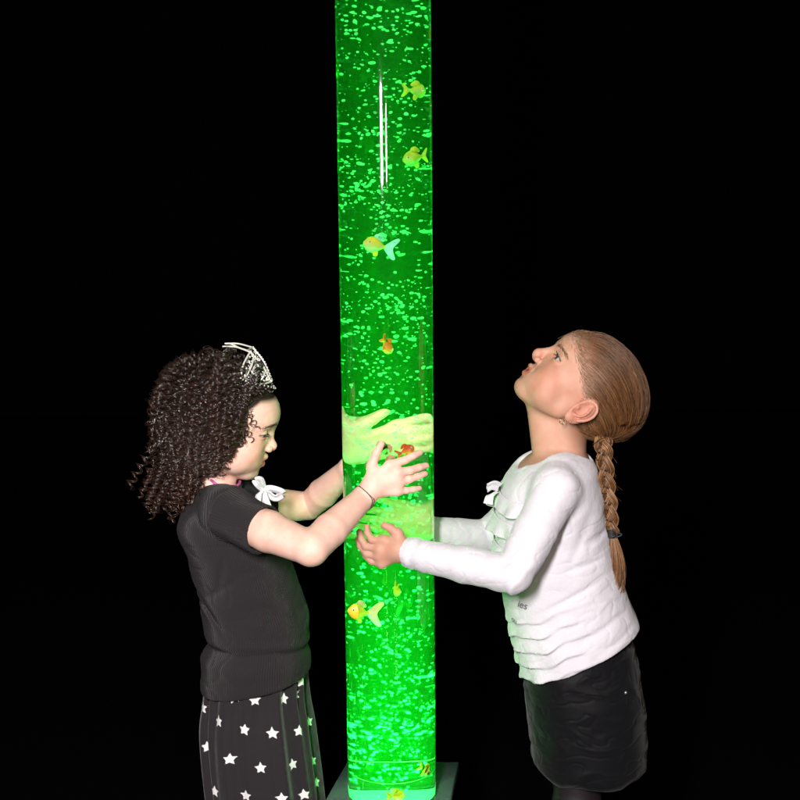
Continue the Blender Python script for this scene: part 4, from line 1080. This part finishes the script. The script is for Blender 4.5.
for mfun in (lambda p: np.array(p, float), mir):
    for k in range(80):
        u, v = rng.random(), rng.random()
        if u+v > 1: u, v = 1-u, 1-v
        gp.append(uvsphere(mfun(tA+(tB-tA)*u*.96+(tC-tA)*v*.96)+rng.normal(size=3)*.8, .9+.8*rng.random(), 8, 6))
    for t in np.linspace(0, 1, 15): gp.append(uvsphere(mfun(catmull([tA, (tA+tC)/2+[3, -2, 3], tC], 50)[int(t*49)])+[.8, 0, .8], 1.3, 8, 6))
V, Fs = merge(gp); link('stone', mesh_np('stone', V/1000, Fs), gem, tiara)
gp = []
bl = catmull([P(275, 388, 0), P(268, 386.5, -22), P(256, 384, -42), P(246, 381, -54), P(239.5, 377, -60)], 60)
for k in range(0, 60, 5): gp += [uvsphere(bl[k], 1.75, 10, 8)]+([uvsphere(mir(bl[k]), 1.75, 10, 8)] if k else [])
V, Fs = merge(gp); link('pearl', mesh_np('pearl', V/1000, Fs), pm('pearl', (.82, .80, .76), .2, **{'Coat Weight': .6}), tiara)
tube_mesh('headband', [np.vstack([mir(bl[::-1]), bl[1:], catmull([bl[-1], P(232, 392, -72), P(222, 410, -80)], 12)[1:]])], 1.3, pm('dark_band', (.02, .016, .014), .4), girlA)
# pink trim of the top under the knit
an = np.linspace(0, 2*math.pi, 80); cN = P(225, 478, 0)
tr_ = cN+np.stack([25*np.cos(an)-1, 47*np.sin(an), -9*np.cos(an)+2*np.cos(2*an)-1.5], -1)
tube_mesh('neck_trim', [tr_], 2.3, pm('pink_cotton', (.62, .10, .36), .8), girlA, 8)
# white ribbon bow at the front of the neck
def ribbon(center, wdir, width, thick=.7):
    """strip swept along center (n,3) with half-width vectors"""
    c = np.asarray(center, float); n = len(c); T = norm(np.gradient(c, axis=0)); w = norm(np.broadcast_to(np.asarray(wdir, float), c.shape)-T*np.sum(np.broadcast_to(np.asarray(wdir, float), c.shape)*T, 1, keepdims=True)); N = np.cross(T, w)
    width = np.broadcast_to(width, (n,))[:, None]
    ks = np.linspace(-1, 1, 7); sec = [c+w*width*k+N*(thick+1.2*np.cos(k*4)) for k in ks]+[c+w*width*k+N*(-thick+1.2*np.cos(k*4)) for k in ks[::-1]]
    V = np.stack(sec, 1).reshape(-1, 3); m = len(sec); idx = np.arange(n*m).reshape(n, m); a = idx[:-1]; b = np.roll(a, -1, 1); d = idx[1:]; e = np.roll(d, -1, 1)
    Fs = [np.stack([a, b, e, d], -1).reshape(-1, 4)]
    for r_ in (idx[0], idx[-1][::-1]):
        for j in range(6): Fs.append(np.array([[r_[j], r_[j+1], r_[12-j], r_[13-j]]]))
    return V, Fs
bowm = pm('white_ribbon', (.74, .71, .76), .6)
kc = P(264, 490, -22)
bp_ = []
bp_.append(ribbon(catmull([kc, P(258, 485, -38), P(255, 480, -41), P(261, 480, -34), kc], 30), (.5, -.2, .8), np.array([2.5]*3+[5]*24+[2.5]*3)))
bp_.append(ribbon(catmull([kc, P(272, 489, -26), P(282, 493, -22), P(275, 498, -16), kc], 30), (.2, -.5, .9), np.array([3]*3+[7]*24+[3]*3)))
bp_.append(ribbon(catmull([kc, P(264, 496, -30), P(268, 511, -34)], 16), (.9, -.3, .2), np.linspace(3, 9, 16)))
bp_.append(ribbon(catmull([kc, P(259, 494, -36), P(257, 503, -42)], 16), (.9, -.3, .2), np.linspace(3, 7, 16)))
bp_.append(uvsphere(kc, (4.5, 5, 6), 16, 10))
V, Fs = merge(bp_); link('bow', mesh_np('bow', V/1000, Fs), bowm, girlA)
# thin dark bracelet round the near wrist
axW = norm(w1A-elA); bc_ = elA+(wrA-elA)*.985
u1 = norm(np.cross(axW, [0, 1, 0])); u2 = np.cross(axW, u1)
def ring(cn, a1, a2, ax_, r, wob, n=90):
    a = np.linspace(0, 2*math.pi, n); g_ = cn+a1*(np.cos(a)*r)[:, None]+a2*(np.sin(a)*r)[:, None]+ax_*(wob*np.sin(a+1.2)+.6*np.sin(a*7))[:, None]
    for _ in range(6):
        d = fA(g_); e = 1.; gr = norm(np.stack([fA(g_+np.eye(3)[i]*e)-fA(g_-np.eye(3)[i]*e) for i in range(3)], 1)); g_ = g_-gr*(d-.5)[:, None]*.8
    return g_
brace = [ring(bc_, u1, u2, axW, 20, 1.5), ring(bc_-axW*4, u1, u2, axW, 20, 5.0)]
bm = pm('dark_chain', (.05, .04, .04), .3, **{'Metallic': .8})
bo = tube_mesh('bracelet', brace, .55, bm, girlA, 6)
gp = [uvsphere(brace[0][k], 1.1, 8, 6) for k in range(0, 90, 9)]+[uvsphere(brace[1][k], .9, 8, 6) for k in range(4, 90, 6)]
V, Fs = merge(gp); link('charm', mesh_np('charm', V/1000, Fs), bm, bo)
# ear ring of the other girl
er = hr(-8, 68, -22); a = np.linspace(0, 2*math.pi, 40); er = P(562, 421.5, er[1])
tube_mesh('earring', [er+np.stack([3.6*np.cos(a), .8*np.cos(a), 4.2*np.sin(a)], -1)], .65, pm('gold', (.85, .62, .25), .18, **{'Metallic': 1.0}), girlB)
# frills and a flag of ribbon at the chest of the white shirt
def frill(z0, length, a0, a1, seed, lean=0., amp=5.):
    n, mrow = 150, 14; an = np.linspace(a0, a1, n); r_ = np.random.default_rng(seed); ph = r_.random(4)*6
    rows = []
    fade = np.clip(np.minimum((an-a0)/.25, (a1-an)/.25), 0, 1)
    for k in range(mrow):
        t = k/(mrow-1); z = z0-length*t*(.75+.25*fade)+lean*an
        xc_, rx, ry = lerp_tab(z, torsoB); w = amp*t**1.2*(np.sin(an*8+ph[0])+.5*np.sin(an*15+ph[1]))*fade+2.2+8*t**1.3*fade
        c, s_ = -np.cos(an), -np.sin(an)
        x = xc_+(rx+w)*np.sign(c)*np.abs(c)**(2/2.3); y = (ry+w)*np.sign(s_)*np.abs(s_)**(2/2.3)
        rows.append(np.stack([x, y, z+1.5*np.sin(an*11+ph[2])*t], -1))
    o_ = np.stack(rows); inn = o_-norm(o_-[CL(z0)[0] if np.ndim(z0) else CL(np.array([z0]))[0], 0, 0]*np.ones(3)*[1, 1, 0]-[0, 0, 1]*o_)*0
    idx = np.arange(n*mrow).reshape(mrow, n); a = idx[:-1, :-1]; b = idx[:-1, 1:]; d = idx[1:, 1:]; e = idx[1:, :-1]
    return o_.reshape(-1, 3), [np.stack([a, e, d, b], -1).reshape(-1, 4)]
def zat(px, py): return P(px, py)[2]
fr_parts = [frill(zat(497, 489), 24, -1.25, 1.15, 2, -3), frill(zat(495, 511), 27, -1.3, 1.2, 3, -4, 5.5), frill(zat(494, 538), 28, -1.2, 1.0, 4, -3)]
V, Fs = merge(fr_parts)
fo = link('chest_frill', mesh_np('chest_frill', V/1000, Fs), white, girlB)
sm_ = fo.modifiers.new('thickness', 'SOLIDIFY'); sm_.thickness = .0011; sm_.offset = 0
fb = [ribbon(catmull([P(499, 487, -30), P(493, 485, -40), P(487, 488, -46)], 20), (.35, -.2, 1), np.linspace(8, 9, 20)), ribbon(catmull([P(496, 492, -30), P(490, 496, -40), P(488, 504, -44)], 16), (1, -.2, .3), np.linspace(5, 8, 16))]
V, Fs = merge(fb); link('chest_bow', mesh_np('chest_bow', V/1000, Fs), white, girlB)
# printed letters on the lower frills, laid on the cloth
bv = BVHTree.FromPolygons([Vector(v) for v in VW/1000], [list(map(int, q)) for q in shirtB.data.polygons and [p.vertices[:] for p in shirtB.data.polygons]])
ink = pm('dark_print', (.12, .13, .14), .8)
def print_text(txt, px, py, size_px, slope):
    cu = bpy.data.curves.new('lettering', 'FONT'); cu.body = txt; cu.size = 1; cu.align_x = 'CENTER'; cu.align_y = 'CENTER'; cu.resolution_u = 4; cu.offset = .012; cu.shear = .25
    to = bpy.data.objects.new('tmp', cu); col.objects.link(to); bpy.context.view_layer.update()
    me = bpy.data.meshes.new_from_object(to.evaluated_get(bpy.context.evaluated_depsgraph_get())); bpy.data.objects.remove(to); 
    import bmesh
    bm_ = bmesh.new(); bm_.from_mesh(me); bmesh.ops.triangulate(bm_, faces=bm_.faces)
    bmesh.ops.subdivide_edges(bm_, edges=bm_.edges, cuts=2, use_grid_fill=True)
    mid = None
    h0 = bv.ray_cast(Vector(CAM), Vector(norm(ray(px, py))))
    n = Vector(h0[1]); e1 = n.cross(Vector((0, 0, 1))).normalized()*-1 if n.cross(Vector((0, 0, 1))).dot(Vector(RV)) < 0 else n.cross(Vector((0, 0, 1))).normalized()
    e2 = n.cross(e1).normalized(); e2 = e2 if e2.z > 0 else -e2
    c, s = math.cos(slope), math.sin(slope); sz = size_px*.00163
    for v in bm_.verts:
        u, w_ = v.co.x*sz, v.co.y*sz; u, w_ = u*c-w_*s, u*s+w_*c
        q = h0[0]+e1*u+e2*w_; hh = bv.ray_cast(q+n*.03, -n); v.co = (hh[0] if hh[0] is not None else q)+n*.0007
    bm_.to_mesh(me); bm_.free(); me.name = 'lettering'
    return link('lettering', me, ink, girlB, smooth=False)
print_text('ies', 522, 605, 11, -.1); print_text('ou', 514, 620, 10, -.1)
# ================================================================== toy fish in the water
def fish(px, py, Yd, L, yaw, pitch, c1, c2, label, stripes=None, tailc=None, ts=1.0):
    """L length mm; yaw 0 = facing right"""
    ct = P(px, py, Yd); t = empty('toy_fish', ct/1000); tag(t, label, 'toy fish', 'toy fish floating in the tube'); L = L*1.12
    n = 22; s = np.linspace(0, 1, n); h = np.sin(np.pi*np.clip(s, .02, .98)**.75)*.30*L*(1-.25*s)+.35; h[-4:] = np.maximum(h[-4:], .055*L); w = h*.55
    Rm = rotZ(yaw)@rotY(pitch); ph = np.arange(16)*2*math.pi/16; x = (.5-s)*L*.78+.06*L
    V = np.stack([np.repeat(x[:, None], 16, 1), w[:, None]*np.cos(ph), h[:, None]*np.sin(ph)], -1)
    V[:, :, 1] += (.05*L*np.sin(s*3))[:, None]
    V = V.reshape(-1, 3); idx = np.arange(n*16).reshape(n, 16); a = idx[:-1]; b = np.roll(a, -1, 1); d = idx[1:]; e = np.roll(d, -1, 1)
    V = np.vstack([V, [x[0]+.015*L, 0, 0], [x[-1]-.01*L, 0, 0]])
    Fs = [np.stack([a, d, e, b], -1).reshape(-1, 4), np.stack([idx[0], np.roll(idx[0], -1), np.full(16, n*16)], -1), np.stack([np.roll(idx[-1], -1), idx[-1], np.full(16, n*16+1)], -1)]
    f = np.clip((V[:, 2]/(.3*L)+.6), 0, 1)[:, None]; cc = np.array(c2)*(1-f)+np.array(c1)*f
    if stripes is not None:
        k = (np.sin(V[:, 0]/L*24+.6) > .35)[:, None]; cc = np.where(k, np.array(stripes), cc)
    W = lambda q: (q@Rm.T+ct)/1000
    link('body', mesh_np('body', W(V), Fs, colors=cc), fishm, t)
    def fin(name, outl, c, th=.7):
        o = catmull(np.array(outl+[outl[0]], float)*L, 40)[:-1]; m = len(o); V = []
        for y in (-th, th): V += [[p[0], y*(.6+.4*math.sin(i)), p[1]] for i, p in enumerate(o)]
        V = np.array(V); cen = V.mean(0); V = np.vstack([V, cen-[0, th, 0], cen+[0, th, 0]])
        i0 = np.arange(m); i1 = (i0+1) % m
        F3 = np.concatenate([np.stack([i1, i0, np.full(m, 2*m)], -1), np.stack([i0+m, i1+m, np.full(m, 2*m+1)], -1)])
        V[:, 1] += np.sin(V[:, 0]/L*5)*.04*L
        link(name, mesh_np(name, W(V), [np.stack([i0, i1, i1+m, i0+m], -1), F3], colors=np.tile(c, (len(V), 1))), fishm, t)
    tc_ = tailc or c1
    fin('tail_fin', [(-.30, .05), (-.30-.22*ts, .26*ts), (-.30-.30*ts, .22*ts), (-.30-.20*ts, .0), (-.30-.30*ts, -.24*ts), (-.30-.20*ts, -.25*ts), (-.30, -.05)], tc_)
    fin('dorsal_fin', [(.18, .22), (.08, .38), (-.10, .40), (-.26, .22), (-.1, .16)], tc_)
    fin('belly_fin', [(.10, -.20), (-.02, -.38), (-.14, -.34), (-.10, -.16)], c1)
    for sd_ in (-1, 1):
        ev = np.array([.30*L, sd_*.105*L, .07*L])
        eo = link('eye', mesh_np('eye', W(uvsphere(ev, .055*L, 12, 8)[0]), uvsphere(ev, .055*L, 12, 8)[1]), fwhite, t)
        link('pupil', mesh_np('pupil', W(uvsphere(ev+[0, sd_*.035*L, 0], .030*L, 10, 6)[0]), uvsphere(ev, .03, 10, 6)[1]), fblack, eo)
    return t
fishm, nt, b = mat('fish_rubber'); a = nd(nt, 'ShaderNodeAttribute', attribute_name='Col'); nt.links.new(a.outputs['Color'], b.inputs['Base Color']); b.inputs['Roughness'].default_value = .4
fwhite = pm('fish_eye_white', (.85, .85, .8), .3); fblack = pm('fish_eye_black', (.01, .01, .01), .2)
YE, OR_, RD, GR = (.95, .62, .03), (.95, .22, .02), (.80, .07, .02), (.15, .75, .08)
fish(414, 91, -38, 34, 0.2, .05, (.42, .62, .03), (.15, .60, .05), 'slim yellow green toy fish highest in the tube, by its right wall')
fish(412, 158, -38, 38, math.pi+.5, .15, (.48, .66, .03), (.12, .62, .08), 'plump yellow green toy fish below the highest one, by the right wall')
fish(377, 245, -40, 40, math.pi+.35, -.25, (.95, .70, .04), (.4, .85, .3), 'toy fish with yellow head and pale blue green tail in upper tube', None, (.35, .9, .75), 1.4)
fish(387, 345, -42, 30, .9, .9, OR_, (.95, .4, .06), 'orange toy fish alone at mid height, above the raised hands')
fish(406, 450.5, -62, 27, .15, -.35, RD, OR_, 'red orange toy fish with a big eye, at the fingertips of the near hand')
fish(384, 449, -58, 31, math.pi-.35, -1.0, (.12, .8, .06), (.85, .25, .22), 'green and pink striped toy fish peeking over the near thumb', (.10, .03, .03), (.85, .3, .25))
fish(396, 588, -40, 24, 1.2, .8, YE, (.95, .5, .05), 'small yellow toy fish just under the white cuff')
fish(361, 611, -44, 44, math.pi+.25, -.12, (.95, .60, .05), YE, 'largest yellow toy fish with orange tail, low on the left of the tube', None, (.95, .62, .35), 1.6)
fish(423, 769, -36, 26, .5, .7, YE, (.95, .45, .03), 'yellow and black striped toy clown fish near the foot of the tube', (.02, .015, .01))
fish(396, 793, -46, 30, .6, .1, (.98, .55, .02), (.95, .40, .02), 'golden toy fish lying by the nozzle at the very bottom')
# ------------------------------------------------------------------ lights, floor, backdrop
def area(name, loc, target, sx, sy, power, color=(1, 1, 1), spread=180, shape='RECTANGLE'):
    l = bpy.data.lights.new(name, 'AREA'); l.shape = shape; l.size = sx; l.size_y = sy; l.energy = power; l.color = color; l.spread = R(spread)
    ob = bpy.data.objects.new(name, l); col.objects.link(ob); ob.location = loc
    d = Vector(target)-Vector(loc); ob.rotation_euler = d.to_track_quat('-Z', 'Y').to_euler(); return ob
FL = area('camera_flash', (-.30, -2.45, 1.73), (-.08, 0, .98), .16, .50, 106, (1, .96, .955))
area('second_flash', (.20, -2.6, 1.71), (.05, 0, .95), .07, .40, 14, (1, .85, .65))
area('tube_lamp', (0, 0, WZ+.0125), (0, 0, 3), .13, .13, 3.5, (.012, 1, .10), 9, 'DISK')
dark = pm('black_carpet', (.0015, .0015, .0015), .95); dark.node_tree.nodes['Principled BSDF'].inputs['Specular IOR Level'].default_value = .02
def quad(name, pts, m):
    return link(name, mesh_np(name, np.array(pts), np.array([[0, 1, 2, 3]])), m, smooth=False)
tag(quad('floor', [(-6, -4, 0), (6, -4, 0), (6, 5, 0), (-6, 5, 0)], dark), kind='structure')
tag(quad('backdrop', [(-6, 4.9, -.01), (6, 4.9, -.01), (6, 4.9, 4), (-6, 4.9, 4)], dark), kind='structure')
w = bpy.data.worlds.new('World'); scene.world = w; w.use_nodes = True
w.node_tree.nodes['Background'].inputs[0].default_value = (0, 0, 0, 1); w.node_tree.nodes['Background'].inputs[1].default_value = 0
scene.view_settings.view_transform = 'Standard'; scene.view_settings.look = 'None'; scene.view_settings.exposure = 0; scene.view_settings.gamma = 1
scene.render.engine = 'CYCLES'
cy = scene.cycles
cy.max_bounces = 16; cy.transmission_bounces = 16; cy.transparent_max_bounces = 32; cy.volume_bounces = 1; cy.diffuse_bounces = 3; cy.glossy_bounces = 4
cy.caustics_refractive = True; cy.caustics_reflective = True; cy.sample_clamp_indirect = 12; cy.blur_glossy = .5
cy.use_denoising = True
try: cy.denoiser = 'OPENIMAGEDENOISE'
except Exception: pass
